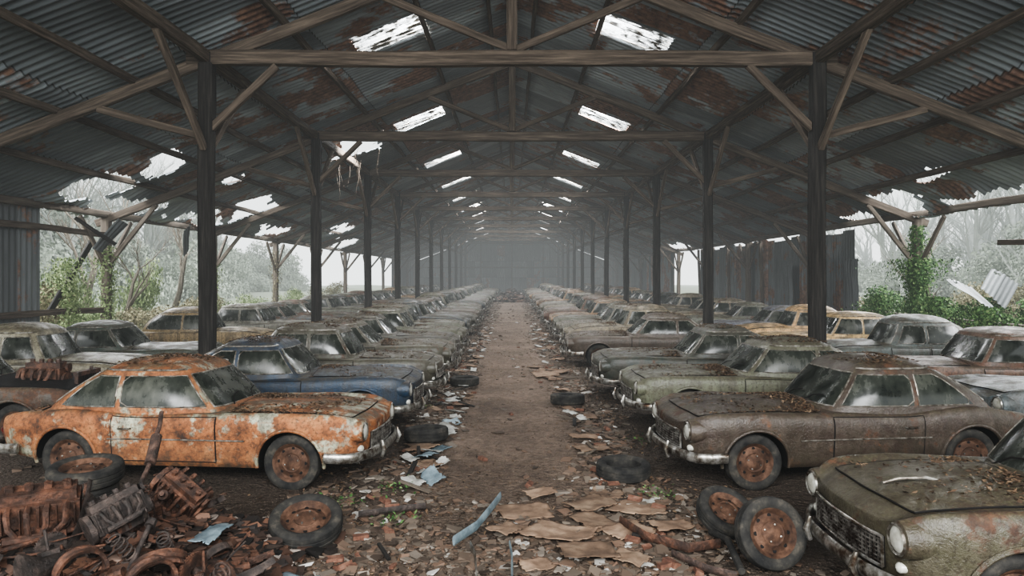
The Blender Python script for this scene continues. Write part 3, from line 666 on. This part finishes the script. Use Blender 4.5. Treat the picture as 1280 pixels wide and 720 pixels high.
# ------------------------------------------------------------ leaves / chips
def leafquads(P,Nn,size):
    P=np.asarray(P,dtype=float);n=len(P); a=rng.normal(size=(n,3)); Nn=np.asarray(Nn,dtype=float)
    Nn=Nn/(np.linalg.norm(Nn,axis=1,keepdims=True)+1e-9)
    u=np.cross(Nn,a); u/=np.linalg.norm(u,axis=1,keepdims=True)+1e-9; v=np.cross(Nn,u)
    s=size*rng.uniform(.5,1.3,size=(n,1)); w=s*rng.uniform(.35,.7,size=(n,1))
    c=rng.uniform(-.25,.25,size=(n,1))*s
    V=np.stack([P-u*s,P+v*w+Nn*c,P+u*s,P-v*w+Nn*c],1).reshape(-1,3)
    F=np.arange(n*4).reshape(n,4); return V,F
for idx in range(14):
    c,X=cars[idx]; pts=[];nr=[]
    n=2400 if idx in(0,4,6) else 1200
    while len(pts)<n:
        r=random.random()
        if r<.55:
            x=random.uniform(c.P['xf0']+.05,c.L/2-.3)
            if random.random()<.6: x=c.P['xf0']+.05+abs(random.gauss(0,.2))
            p=c.B(min(x,c.L/2-.3),random.uniform(7.6,10),random.choice((-1,1)))+Vector((0,0,.018))
        elif r<.72:
            x=random.uniform(-c.L/2+.3,c.P['xr0']); p=c.B(x,random.uniform(7.6,10),random.choice((-1,1)))+Vector((0,0,.016))
        else:
            xf,xr,hw,_=c.hs(1); xc=(xf+xr)/2; a=(xf-xr)/2; q=random.uniform(-1,1)*.85; yy=random.uniform(-.85,.85)
            sc=max(abs(q),abs(yy)); p=Vector((xc+a*q,hw*yy,c.dome(sc)-.02*abs(q)**3+.008))
        if noise.noise(p*2.2+Vector((idx*7,0,0)))<random.uniform(-.25,.25): continue
        pts.append(X@p); nr.append((random.gauss(0,.3),random.gauss(0,.3),1))
    V,F=leafquads(pts,nr,.023)
    ob('leaf_litter',npmesh('leaves',V,F,'deadleaf'),kind='stuff',label='dead brown leaves scattered over a car',category='fallen leaves',group='leaf litter on cars')
def chipmesh(name,pos,smin,smax,mat,flat=.35,exp=2.2):
    n=len(pos); base=np.array(box((0,0,0),(1,1,1))[0]); fb=np.array(box((0,0,0),(1,1,1))[1])
    s=smin+(smax-smin)*rng.random(n)**exp; V=np.zeros((n,8,3))
    for k in range(8): V[:,k]=base[k]*rng.uniform(.55,1.3,size=(n,3))
    V[:,:,0]*=(s*rng.uniform(.6,1.6,n))[:,None]; V[:,:,1]*=s[:,None]; V[:,:,2]*=(s*rng.uniform(flat*.3,flat,n))[:,None]
    a=rng.uniform(0,6.28,n); t=rng.normal(0,.25,n)
    x=V[:,:,0].copy();z=V[:,:,2].copy(); V[:,:,0]=x*np.cos(t)[:,None]+z*np.sin(t)[:,None]; V[:,:,2]=-x*np.sin(t)[:,None]+z*np.cos(t)[:,None]
    x=V[:,:,0].copy();y=V[:,:,1].copy(); V[:,:,0]=x*np.cos(a)[:,None]-y*np.sin(a)[:,None]; V[:,:,1]=x*np.sin(a)[:,None]+y*np.cos(a)[:,None]
    V+=np.asarray(pos)[:,None,:]; F=(fb[None]+(np.arange(n)*8)[:,None,None]).reshape(-1,4)
    return npmesh(name,V.reshape(-1,3),F,mat)
def PH(x,y): return .46*math.exp(-((x+3.45)/1.45)**4-((y-5.1)/1.0)**4)+.07*noise.noise(Vector((x*2,y*2,0)))*math.exp(-((x+3.45)/1.5)**4-((y-5.15)/1.1)**4)
def gzz(x,y): return float(fz(x,y))
pos=[]
while len(pos)<20000:
    r=random.random()
    y=4.2+random.random()**1.7*62
    x=random.gauss(0,.6) if r<.025 else random.choice((-1,1))*(random.gauss(1.28,.25))
    if y<7.2 and r>.45: x=random.uniform(-2.4,2.6)
    d=noise.noise(Vector((x*.8,y*.6,4)))
    if d<random.uniform(-.35,.3): continue
    pos.append((x,y,gzz(x,y)+.008))
ob('rubble',chipmesh('rubble',pos,.010,.12,'chips',exp=3.4),kind='stuff',label='scattered brick fragments, bark chips and litter on the dirt',category='rubble')
pos=[]
while len(pos)<7500:
    x=random.uniform(-2.2,2.3);y=random.uniform(4.8,7.4)
    if noise.noise(Vector((x*1.3,y*1.3,24)))<random.uniform(-.3,.3): continue
    pos.append((x,y,gzz(x,y)+.008))
ob('rubble',chipmesh('rubble3',pos,.006,.08,'chips',exp=2.8),kind='stuff',label='dense bark and brick crumbs on the dirt',category='rubble')
pos=[(random.uniform(-12,12),random.uniform(5,40),0) for _ in range(3500)]; pos=[(a,b_,gzz(a,b_)+.01) for a,b_,_ in pos if abs(a)>1.3]
ob('rubble',chipmesh('rubble2',pos,.02,.12,'chips'),kind='stuff',label='loose rubble and litter around the cars',category='rubble')
pos=[(random.gauss(0,1.1),random.uniform(60,86)) for _ in range(900)]; pos=[(a,b_,abs(random.gauss(0,.3))*math.exp(-(a/1.3)**2)) for a,b_ in pos]
ob('rubble',chipmesh('rubble4',pos,.1,.55,'rustchips',exp=1.5),kind='stuff',label='dark debris pile before the end wall',category='rubble')
pts=[]
while len(pts)<14000:
    y=4.2+random.random()**1.6*40; x=random.choice((-1,1))*random.gauss(1.55,.5) if random.random()<.92 else random.gauss(0,1)
    if y<7 and random.random()<.4: x=random.uniform(-2,2)
    if noise.noise(Vector((x*1.1,y*.9,14)))<random.uniform(-.35,.3): continue
    pts.append((x,y,gzz(x,y)+.012))
V,F=leafquads(pts,[(random.gauss(0,.3),random.gauss(0,.3),1) for _ in pts],.026)
ob('fallen_leaves',npmesh('fl',V,F,'deadleaf'),kind='stuff',label='dead leaves scattered on the dirt floor',category='fallen leaves')
pts=[];nn=[]
for cx,cy in [(-1.25,7.3),(-1.7,6.9),(-1.1,6.4),(1.9,9.5),(-1.6,12),(1.5,7.1)]:
    for _ in range(60): pts.append((cx+random.gauss(0,.12),cy+random.gauss(0,.1),abs(random.gauss(0,.05))+.0)); nn.append((random.gauss(0,.6),random.gauss(0,.6),1))
V,F=leafquads(pts,nn,.022); ob('weeds',npmesh('weeds',V,F,'ivyleaf'),kind='stuff',label='small green weeds sprouting from dirt',category='weeds')
# ------------------------------------------------------------ scrap heap
hm=gridmesh('heap',-5.8,-1.2,3.6,6.9,.07,.07,np.vectorize(lambda x,y:-.04+PH(x,y)*.85),'dirt')
ob('scrap_heap',hm,kind='stuff',label='low heap of dirt and crumbled rusty scrap',category='scrap heap')
pos=[]
while len(pos)<6000:
    x=random.uniform(-5.4,-1.5);y=random.uniform(3.9,6.6)
    if PH(x,y)<random.uniform(0,.12): continue
    pos.append((x,y,PH(x,y)*.85+random.uniform(0,.02)))
ob('scrap_fragments',chipmesh('sf',pos,.012,.12,'rustchips',.5),kind='stuff',label='crumbled rusty metal fragments on the heap',category='scrap metal')
def jit(mb,a=.006):
    mb.v=[(x+random.uniform(-a,a),y+random.uniform(-a,a),z+random.uniform(-a,a)) for x,y,z in mb.v]; return mb
Zc=R('X',math.pi/2)
def cyl(r,h,seg=16,r2=None): return lathe([(.001,-h/2),(r,-h/2),(r2 or r,h/2),(.001,h/2)],seg)
def j_engine():
    b=MB().add(box((0,0,.14),(.46,.20,.22)),'junk').add(box((0,0,.28),(.42,.13,.07)),'junk').add(box((0,0,.0),(.40,.15,.08)),'junk')
    for k in range(4): b.add(cyl(.022,.16,10),'junk',T(-.16+k*.105,.13,.2)); b.add(cyl(.028,.05,10),'junk',T(-.16+k*.105,0,.33)@Zc)
    b.add(cyl(.09,.03,20),'junk',T(.25,0,.1)@R('Z',math.pi/2)).add(cyl(.05,.03,16),'junk',T(.26,.02,.25)@R('Z',math.pi/2)).add(cyl(.14,.05,20),'junk',T(-.26,0,.12)@R('Z',math.pi/2))
    for k in range(5): b.add(box((-.2+k*.1,.0,.14),(.012,.24,.2)),'junk')
    for k in range(8): b.add(cyl(.012,.26,6),'junk',T(-.2+k*.057,0,.04+.02*(k%2)))
    for k in range(4): b.add(tube([(-.16+k*.105,-.1,.24),(-.16+k*.105,-.16,.23),(-.15+k*.1,-.19,.16),(-.1+k*.06,-.2,.08)],.02,7),'junk')
    b.add(cyl(.045,.14,12),'junk',T(.1,.14,.06)).add(tube([(-.18,-.2,.08),(.16,-.2,.08)],.03,8),'junk'); return jit(b,.004)
def j_gearbox():
    b=MB().add(lathe([(.001,-.3),(.05,-.3),(.06,-.15),(.10,-.1),(.11,.1),(.17,.18),(.18,.22),(.001,.22)],12),'junk',R('Z',math.pi/2)).add(box((0,0,.1),(.14,.1,.06)),'junk').add(cyl(.012,.22,8),'junk',T(0,0,.2)@Zc); return jit(b,.004)
def j_pipe():
    p=[(0,0,0)]
    for k in range(7): p.append((p[-1][0]+.16,p[-1][1]+random.gauss(0,.05),p[-1][2]+random.gauss(0,.025)))
    return MB().add(tube(p,.022,10),'junk').add(tube([(.5,p[3][1],p[3][2]),(.82,p[5][1],p[5][2])],.05,12),'junk')
def j_drum(): return MB().add(lathe([(.03,.06),(.06,.06),(.065,.03),(.13,.03),(.14,.0),(.14,-.05),(.15,-.055),(.15,-.065),(.13,-.065),(.125,.01),(.03,.01)],28,True),'junk')
def j_spring(): return MB().add(tube([(.055*math.cos(t),.055*math.sin(t),t*.0085) for t in np.linspace(0,38,150)],.009,6),'junk')
def j_leafspring():
    b=MB()
    for k in range(4):
        w=.5-.1*k; b.add(tube([(x,0,.12*(x/.5)**2-k*.014) for x in np.linspace(-w,w,12)],.03,4,asp=.2),'junk')
    return b
def j_panel():
    V=[];F=[];n=10;sd=random.random()*9
    for i in range(n+1):
        for j in range(n+1):
            x=i/n*.5-.25;y=j/n*.3-.15; V.append((x+.03*noise.noise(Vector((j,sd,0))),y+.05*noise.noise(Vector((i*.7,sd,4))),.13*math.cos(x*4)-.12+.06*noise.noise(Vector((x*6,y*6,sd)))-(.05 if j in(0,n) else 0)))
    for i in range(n):
        for j in range(n): F.append((i*(n+1)+j,(i+1)*(n+1)+j,(i+1)*(n+1)+j+1,i*(n+1)+j+1))
    return MB().add((V,F),'junk')
def j_shaft(): return MB().add(tube([(-.45,0,0),(.45,0,0)],.022,10),'junk').add(cyl(.05,.07,12),'junk',T(.45,0,0)@R('Z',math.pi/2)).add(cyl(.045,.06,8),'junk',T(-.45,0,0)@R('Z',math.pi/2)).add(box((.5,0,0),(.08,.09,.03)),'junk')
def j_fly():
    n=40;b=MB(); b.add(lathe([(.03,-.012),(.14,-.012),(.14,.012),(.03,.012)],n,True),'junk')
    for k in range(n):
        a=2*math.pi*k/n; b.add(box((.145,0,0),(.014,.018,.01)),'junk',R('Y',a))
    return b
def j_radiator():
    b=MB().add(box((0,0,0),(.5,.05,.34)),'junk').add(box((0,0,.2),(.52,.08,.06)),'junk').add(box((0,0,-.2),(.52,.08,.05)),'junk').add(cyl(.025,.04,10),'junk',T(.1,0,.25)@Zc)
    for k in range(14): b.add(box((-.23+k*.035,-.03,0),(.008,.012,.33)),'dark')
    return jit(b,.003)
def j_rod():
    return MB().add(tube([(-.35,0,0),(-.1,.02,.01),(.2,-.01,0),(.4,.05,.03)],.01,6),'junk')
def j_manifold():
    b=MB().add(tube([(-.22,0,0),(.22,0,0)],.032,10),'junk')
    for k in range(4): b.add(tube([(-.2+.13*k,0,0),(-.2+.13*k,.08,.02),(-.2+.13*k,.13,0)],.024,8),'junk').add(box((-.2+.13*k,.135,0),(.08,.015,.06)),'junk')
    return b
def j_ring():
    return MB().add(lathe([(.17,-.05),(.2,-.06),(.205,-.02),(.19,.0),(.205,.03),(.2,.06),(.17,.05),(.165,0)],30,True),'junk')
J=[('engine_block',j_engine,6),('gearbox',j_gearbox,8),('exhaust_pipe',j_pipe,11),('brake_drum',j_drum,14),('coil_spring',j_spring,10),('leaf_spring',j_leafspring,9),('body_panel',j_panel,7),('drive_shaft',j_shaft,16),('flywheel',j_fly,11),('radiator',j_radiator,2),('steel_rod',j_rod,44),('exhaust_manifold',j_manifold,16),('wheel_rim',j_ring,8)]
for nm,fn,cnt in J:
    ms=[fn().mesh(nm,ang=35) for _ in range(2)]
    if nm=='engine_block':
        ob('engine_block',ms[0],wreck,T(1.25,0,.68)@Matrix.Scale(1.2,4))
        for k,(x,y,rr) in enumerate([(-3.45,5.0,.5)]):
            ob(nm,ms[k%2],X=T(x,y,PH(x,y)*.85+.04)@R('Z',rr)@R('X',.25)@Matrix.Scale(1.1,4),label='large dark engine block on the scrap heap',category='scrap metal',group='rusty engine block pieces')
    if nm=='radiator': ob('radiator',ms[0],wreck,T(1.85,0,.72)@R('Z',math.pi/2))
    if nm=='body_panel':
        for x,y,rr in [(-4.75,5.9,.3),(-4.95,5.5,.9)]:
            ob(nm,ms[0],X=T(x,y,PH(x,y)*.85+.15)@R('Z',rr)@R('X',.35)@Matrix.Scale(1.6,4),label='dark bent body panel scrap on the heap',category='scrap metal',group='rusty body panel pieces')
    for k in range(cnt):
        while True:
            x=random.uniform(-4.9,-1.85);y=random.uniform(4.3,6.2)
            if PH(x,y)>.10 and not(-4.6<x<-3.1 and y>5.25) and not(x>-2.7 and y>5.0): break
        z=PH(x,y)*.85+random.uniform(.02,.10)
        X=T(x,y,z)@R('Z',random.uniform(0,6.28))@R('X',random.gauss(0,.5) if nm!='radiator' else 1.3)@R('Y',random.gauss(0,.3))@Matrix.Scale(random.uniform(.6,.9),4)
        ob(nm,ms[k%2],X=X,label='rusty %s lying on the scrap heap'%nm.replace('_',' '),category='scrap metal',group='rusty %s pieces'%nm.replace('_',' '))
def tyre(x,y,z,rx=math.pi/2,rzz=0,rim=True,lab='old black tyre lying on the dirt',ry=0,sc=1.0):
    X=T(x,y,z)@R('Z',rzz)@R('X',rx)@R('Y',ry)@Matrix.Scale(sc,4)
    e=ob('tyre',TYm,X=X,label=lab,category='tyre',group='discarded tyres')
    if rim: ob('rim',RIm,e,label='rusty steel wheel rim')
tyre(-3.92,6.2,.33,1.52,0,True,'stacked old tyre beside the rusted coupe'); tyre(-3.87,6.2,.515,1.66,.4,True,'old tyre stacked on top of another')
tyre(-1.78,5.9,.17,1.22,math.pi+.25,True,'old tyre with rusty rim lying flat')
tyre(1.28,7.85,.085,1.6,0,False,'black tyre lying in the dirt'); tyre(-1.20,9.55,.10,1.5,.5,False,'black tyre between parked cars')
tyre(2.05,5.42,.26,.35,math.pi+.1,True,'tyre with rusty rim leaning upright against a car',sc=.90)
tyre(1.93,6.15,.17,1.0,math.pi+.4,True,'tyre leaning near the coupe bumper',sc=.86)
tyre(-1.0,14.4,.09,1.57,0,False); tyre(1.0,12.3,.09,1.5,0,False)
# ------------------------------------------------------------ cardboard etc
def torn(w,h,sd,warp=.05,rag=1.0):
    n=20;V=[];F=[]
    fa=(sd*7)%3.14; fx=math.cos(fa);fy=math.sin(fa)
    for i in range(n+1):
        for j in range(n+1):
            x=(i/n-.5)*w;y=(j/n-.5)*h; q=Vector((x*3,y*3,sd))
            V.append((x+.06*w*noise.noise(q),y+.06*h*noise.noise(q+Vector((9,0,0))),warp*(noise.noise(q*.8+Vector((0,5,0)))+.3)+.012*noise.noise(q*4)+.10*max(0,x*fx+y*fy-.12*(w+h))))
    for i in range(n):
        for j in range(n):
            x=(i+.5)/n-.5;y=(j+.5)/n-.5; e=max(abs(x),abs(y))
            if e+rag*(.07*noise.noise(Vector((x*4,y*4,sd+7)))+.04*noise.noise(Vector((x*13,y*13,sd))))>.47: continue
            F.append((i*(n+1)+j,(i+1)*(n+1)+j,(i+1)*(n+1)+j+1,i*(n+1)+j+1))
    return V,F
def flat(name,x,y,w,h,mat,lab,cat,grp,rot=None,warp=.05,dz=.0,tilt=.03,rag=1.6):
    me=MB().add(torn(w,h,random.random()*40,warp,rag),mat).mesh(name,ang=60)
    o=ob(name,me,X=T(x,y,gzz(x,y)+.025+dz)@R('Z',rot if rot is not None else random.random()*6.3)@R('X',random.gauss(0,tilt)),label=lab,category=cat,group=grp)
    md=o.modifiers.new('s','SOLIDIFY'); md.thickness=.007
cbs=[(.12,6.7,.55,.42,.2),(.42,6.1,.62,.5,-.5),(.80,6.85,.5,.38,.7),(.62,5.6,.5,.36,.1),(1.25,6.75,.6,.45,-.35),(1.05,6.15,.45,.34,.5),(1.45,6.2,.4,.3,.2),(-.05,6.15,.32,.26,.9),(1.0,7.2,.36,.28,-.2),(.2,5.45,.28,.2,.3),(.95,5.5,.32,.24,-.6),(.3,7.15,.32,.24,.4),(.78,6.4,.45,.36,-.9)]
for k,(x,y,w,h,ro) in enumerate(cbs): flat('cardboard_sheet',x,y,w,h,'cardboard','torn dirty brown cardboard sheet on the dirt','cardboard','torn cardboard sheets',rot=ro,dz=.012*(k%4),tilt=.03,warp=.04,rag=1.0)
for k in range(46):
    y=random.uniform(8.3,30);s=random.choice((-1,1)); flat('cardboard_sheet',s*random.uniform(.85,1.35) if random.random()<.93 else random.uniform(-.6,.6),y,random.uniform(.2,.5),random.uniform(.15,.4),'cardboard','torn brown cardboard scrap by the aisle','cardboard','torn cardboard sheets')
for x,y in [(.78,15.8),(.95,16.4)]: flat('cardboard_sheet',x,y,.8,.6,'cardboard','flattened cardboard box on the aisle','cardboard','torn cardboard sheets')
pp=[(-1.0,8.0),(-.85,8.4),(-1.1,7.6),(-1.05,8.9),(-1.0,10.4),(-.9,11.5),(1.35,6.9),(1.45,7.0),(-1.9,5.5),(-1.6,5.2),(-.95,12.8),(.95,11.2),(1.5,5.8),(-1.15,8.3),(-.95,9.9)]
for x,y in pp: flat('paper_scrap',x,y,random.uniform(.15,.3),random.uniform(.1,.2),'paper','crumpled dirty white paper scrap','paper','paper scraps',warp=.12)
for k in range(56): flat('paper_scrap',random.choice((-1,1))*random.uniform(.8,1.35),random.uniform(8.5,32),random.uniform(.1,.28),random.uniform(.1,.18),'paper','crumpled dirty white paper scrap','paper','paper scraps',warp=.1)
for x,y,w,h in [(-1.6,5.1,.3,.22),(-2.3,5.2,.35,.2),(-1.0,9.2,.34,.22),(-.9,7.75,.3,.2),(-1.1,8.6,.3,.25),(-.95,10.8,.35,.25)]: flat('plastic_sheet',x,y,w,h,'bluesheet','crumpled pale blue plastic sheet','plastic','plastic sheets',warp=.14,dz=PH(x,y))
def strip(pts,r,mat,nm,lab,asp=.3): ob(nm,MB().add(tube(pts,r,8,asp=asp),mat).mesh(nm),label=lab,category='scrap metal',group='loose metal strips')
strip([(-.12,6.95,.06),(-.2,6.5,.09),(-.32,6.15,.05),(-.5,5.85,.03)],.045,'bluesheet','metal_trim','bent pale blue metal trim strip')
strip([(-.35,5.75,.04),(-.3,5.5,.06),(-.27,5.2,.03)],.03,'chrome','metal_trim','dull chrome trim strip on the dirt')
strip([(-.02,5.8,.03),(.0,5.5,.05),(.0,5.1,.03)],.028,'bluesheet','metal_trim','pale metal strip on the dirt')
strip([(1.0,6.3,.05),(1.15,5.85,.07),(1.45,5.6,.07),(1.75,5.75,.05)],.04,'junk','bumper_bar','curved rusty bumper bar on the dirt')
strip([(1.3,5.55,.05),(1.5,5.25,.05),(1.7,5.15,.04)],.03,'junk','bumper_bar','curved rusty bumper bar on the dirt')
strip([(-1.45,6.45,.05),(-1.1,6.6,.05),(-.85,6.72,.04)],.03,'junk','metal_trim','rusty metal strip on the dirt')
strip([(1.75,5.2,.05),(1.8,5.7,.1),(1.75,6.0,.05)],.03,'rubber','rubber_hose','black rubber hose by the tyres',asp=1)
for k in range(36):
    s=random.choice((-1,1)); x=s*random.uniform(.8,1.35); y=random.uniform(5.2,26) ; a=random.uniform(0,3.1); l=random.uniform(.15,.5)
    dx,dy=math.cos(a)*l,math.sin(a)*l
    beam('wood_splinter',(x-dx/2,y-dy/2,.01),(x+dx/2,y+dy/2,.03+random.random()*.05),random.uniform(.02,.06),random.uniform(.01,.025),mat=random.choice(('wood','woodpale','wooddark')),jit=.004,label='broken weathered timber splinter on the dirt',category='wood scrap',group='timber splinters')
bkm=jit(MB().add(box((0,0,0),(.21,.1,.065)),'brick'),.008).mesh('brick',False)
for k in range(70):
    y=5.3+random.random()**1.5*18; x=random.choice((-1,1))*random.uniform(.95,1.5) if random.random()<.9 else random.uniform(-.9,.9)
    ob('brick_fragment',bkm,X=T(x,y,gzz(x,y)+.025)@R('Z',random.random()*6)@R('X',random.gauss(0,.25))@Matrix.Scale(random.uniform(.3,.7),4),label='broken reddish-brown brick fragment on the dirt',category='brick',group='broken brick fragments')
# ------------------------------------------------------------ vegetation
def tree(sd,h,mat):
    rr=random.Random(sd); b=MB()
    def br(p,d,l,r,lev):
        n=5; pts=[p];rs=[r]
        for k in range(n):
            d=(d+Vector((rr.gauss(0,.11),rr.gauss(0,.11),rr.gauss(.03,.06)))).normalized(); p=p+d*l/n; pts.append(p); rs.append(r*(1-.6*(k+1)/n))
        b.add(tube(pts,rs,6 if lev<2 else 4,cap=False),mat)
        if lev<4:
            for k in range(rr.randint(3,5) if lev<3 else 3):
                i=rr.randint(1 if lev else 2,n); a=rr.uniform(0,6.28); q=(d+Vector((math.cos(a),math.sin(a),rr.uniform(-.1,.5)))*rr.uniform(.5,.9)).normalized()
                br(pts[i],q,l*rr.uniform(.45,.68),rs[i]*.62,lev+1)
    br(Vector((0,0,-.1)),Vector((rr.gauss(0,.05),rr.gauss(0,.05),1)),h*.6,h*.024,0)
    return b.mesh('tree')
trees={mt:[tree(s+q,9+s,mt) for s in range(3)] for mt,q in (('bark_mist_tint',10),('bark_mist_tint2',20),('bark',30))}
def put_tree(mt,x,y,s=1):
    X=T(x,y,float(gz(np.array(x),np.array(y))))@R('Z',random.random()*6.3)@Matrix.Scale(s,4)
    ob('tree',random.choice(trees[mt]),X=X,label='bare misty tree with thin branches outside',category='tree',group='misty trees outside')
for k in range(64):
    s=-1 if k<46 else 1
    y=random.uniform(14,85) ; x=s*(random.uniform(22,34)+y*.12)+s*(5 if s>0 else 0); put_tree('bark_mist_tint',x,y,random.uniform(.8,1.4))
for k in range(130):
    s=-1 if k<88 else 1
    y=random.uniform(20,110); x=s*(random.uniform(32,52)+y*.13); put_tree('bark_mist_tint2',x,y,random.uniform(1.1,1.9))
for x,y,s in [(-14.5,19.5,.45),(-16,22,.5),(-14.8,26,.5),(-15.5,31,.6),(-17,27,.7),(15.5,25,.5)]: put_tree('bark',x,y,s)
def cloud(n,rad,mat,size,seed):
    r_=np.random.default_rng(seed); lumps=r_.normal(size=(9,3))*np.array(rad)*.5; k=r_.integers(0,9,n)
    d=r_.normal(size=(n,3)); d/=np.linalg.norm(d,axis=1,keepdims=True); rr=np.array(rad)*.45*r_.uniform(.5,1.05,(n,1))
    P=lumps[k]+d*rr; P[:,2]=np.abs(P[:,2]+rad[2]*.5)
    V,F=leafquads(P,d+r_.normal(size=(n,3))*.6,size); return npmesh('bush',V,F,mat)
gb=[cloud(5000,(1.2,1.2,1.0),'greenleaf',.05,i) for i in range(2)]; ib=[cloud(7000,(1.2,1.0,.9),'ivyleaf',.05,i+5) for i in range(2)]
mb_=[cloud(6000,(2.4,2.4,1.6),'leaf_mist_tint',.10,i+9) for i in range(2)]; rb=[cloud(5000,(1.3,1.3,.9),'brushleaf',.05,i+12) for i in range(2)]
def bush(ms,x,y,s,lab,sz=1): 
    ob('bush',random.choice(ms),X=T(x,y,float(gz(np.array(x),np.array(y))))@R('Z',random.random()*6)@Matrix.Diagonal((s,s,s*sz,1)),label=lab,category='bush',group='bushes outside the shed')
gl='light green leafy bush at the open side'; il='dark green ivy and brambles beside the wall'
for x,y,s in [(-14.2,18.0,1.0),(-14.3,20.2,1.1),(-14,22.5,.9),(-14.2,25,1.1),(-14,29,1.0),(-14.4,33,1),(-14,38,1.0),(-14.2,44,1),(-14.2,52,1),(-15.8,19,1.2),(-17,22.5,1.4),(-18,27,1.4)]: bush(gb if random.random()<.65 else rb,x,y,s,gl,random.uniform(.8,1.3))
for x,y,s in [(-15.5,20.5,.7),(-16.2,24.2,.8),(-16,29,.8)]: bush(gb,x,y,s,'slender sapling with fresh light green leaves',2.6)
for x,y,s in [(14.4,16.3,1.15),(14.5,17.9,1.2),(14.4,19.6,1.1),(14.4,21.3,1.2),(14.5,23,1.2),(14.4,24.6,1.2),(15.8,17,1.4),(16,19,1.3),(16,24,1.4),(16.7,21.5,1.5)]: bush(ib if random.random()<.85 else rb,x,y,s,il)
for x,y,s in [(18,19,1.6),(19,23,1.8),(18,28,1.6),(21,26,2),(23,33,2),(18.5,21,1.5)]: bush(rb,x,y,s*.85,'tangled brambles outside the shed',.9)
for k in range(200):
    sd=-1 if k<150 else 1; y=random.uniform(14,110); bush(mb_,sd*(random.uniform(21,38)+y*.12+(7 if sd>0 else 0)),y,random.uniform(.9,1.7),'shrub among trees with mist painted into its leaves',random.uniform(.9,1.8) if sd<0 else random.uniform(.7,1.2))
def ivy(x,y,z0,z1,n,spread,mat='ivyleaf',lab='green ivy climbing a timber post'):
    P=[];D=[]
    for _ in range(n):
        a=random.random()*6.28; z=random.uniform(z0,z1); r=.14+abs(random.gauss(0,spread))*(.6+.4*math.sin(z*3+x)); P.append((x+r*math.cos(a),y+r*math.sin(a),z)); D.append((math.cos(a),math.sin(a),random.gauss(0,.4)))
    V,F=leafquads(P,D,.045); ob('ivy',npmesh('ivy',V,F,mat),label=lab,category='ivy',group='ivy on posts',kind='stuff')
ivy(12.2,20.55,.2,3.8,3400,.24); ivy(12.2,20.55,1.2,2.8,4200,.55); ivy(12.0,19.3,.3,1.7,3200,.8,lab='ivy spilling over the low wall'); ivy(12.0,22.3,.3,1.7,3200,.8,lab='ivy spilling over the low wall'); ivy(12.0,17.3,.3,1.5,2800,.7,lab='ivy spilling over the low wall')
ivy(-12.2,20.55,.2,3.2,1700,.2,'greenleaf'); ivy(-12.2,27.9,.2,2.8,1100,.2,'greenleaf'); ivy(-12.2,35.25,.2,3.6,900,.2,'brushleaf'); ivy(-12.2,18.8,.8,2.8,1500,.35,'greenleaf','green creeper along a broken wall rail')
ob('low_wall',MB().add(box((12.55,20.0,.55),(.3,7.6,1.1)),'brickwall').mesh('lw',False),label='low mossy masonry wall under ivy',category='wall')
for k in range(9):
    x=-5.5+random.gauss(0,.45);y=24.3+random.gauss(0,.9); z=rz(x)-.15; l=random.uniform(.4,1.5)
    ob('hanging_vine',MB().add(tube([(x,y,z),(x+random.gauss(0,.1),y,z-l*.5),(x+random.gauss(0,.2),y,z-l)],[.008,.012,.004],5),'wood').mesh('straw'),label='dry vine strand hanging from the broken roof',category='dry vine',group='hanging dry vines')
# ------------------------------------------------------------ world, lights, camera
w=bpy.data.worlds.new('w'); S.world=w; w.use_nodes=True; nt=w.node_tree; nt.nodes.clear()
o=nt.nodes.new('ShaderNodeOutputWorld'); bg=N(nt,'ShaderNodeBackground',{0:(.86,.93,.96,1),1:1.5}); nt.links.new(bg.outputs[0],o.inputs[0])
FD=.0014; FC=1.6
va=N(nt,'ShaderNodeVolumeAbsorption',{'Color':(0,0,0,1),'Density':FD}); em=N(nt,'ShaderNodeEmission',{0:(.90,.94,.94,1),1:FD*FC})
ad=N(nt,'ShaderNodeAddShader',{0:va.outputs[0],1:em.outputs[0]}); nt.links.new(ad.outputs[0],o.inputs['Volume'])
def area(name,loc,rot,sx,sy,e,col=(.98,.985,1)):
    l=bpy.data.lights.new(name,'AREA'); l.shape='RECTANGLE'; l.size=sx;l.size_y=sy;l.energy=e;l.color=col
    o=bpy.data.objects.new(name,l); COL.objects.link(o); o.location=loc; o.rotation_euler=rot; return o
for sx,sy in sky:
    for s in(-1,1): area('skylight_daylight',(s*sx,sy,rz(sx)+.5),(0,0,0),1.9,1.6,5200)
area('front_fill',(0,-4.5,6.2),(math.radians(62),0,0),20,4.5,4700)  # fill lamp added behind the camera to brighten the foreground
for s in(-1,1):
    area('side_daylight',(s*17,24,7.6),(0,math.radians(58*s),0),3,40,6500)
cam=bpy.data.cameras.new('cam'); cam.lens=24; cam.sensor_width=36; cam.shift_y=-15/1280; cam.clip_end=500
co=bpy.data.objects.new('camera',cam); COL.objects.link(co); co.location=(0,0,EYE); co.rotation_euler=(math.pi/2,0,0); S.camera=co
try: S.view_settings.look='AgX - High Contrast'
except Exception as ex: print('look',ex)
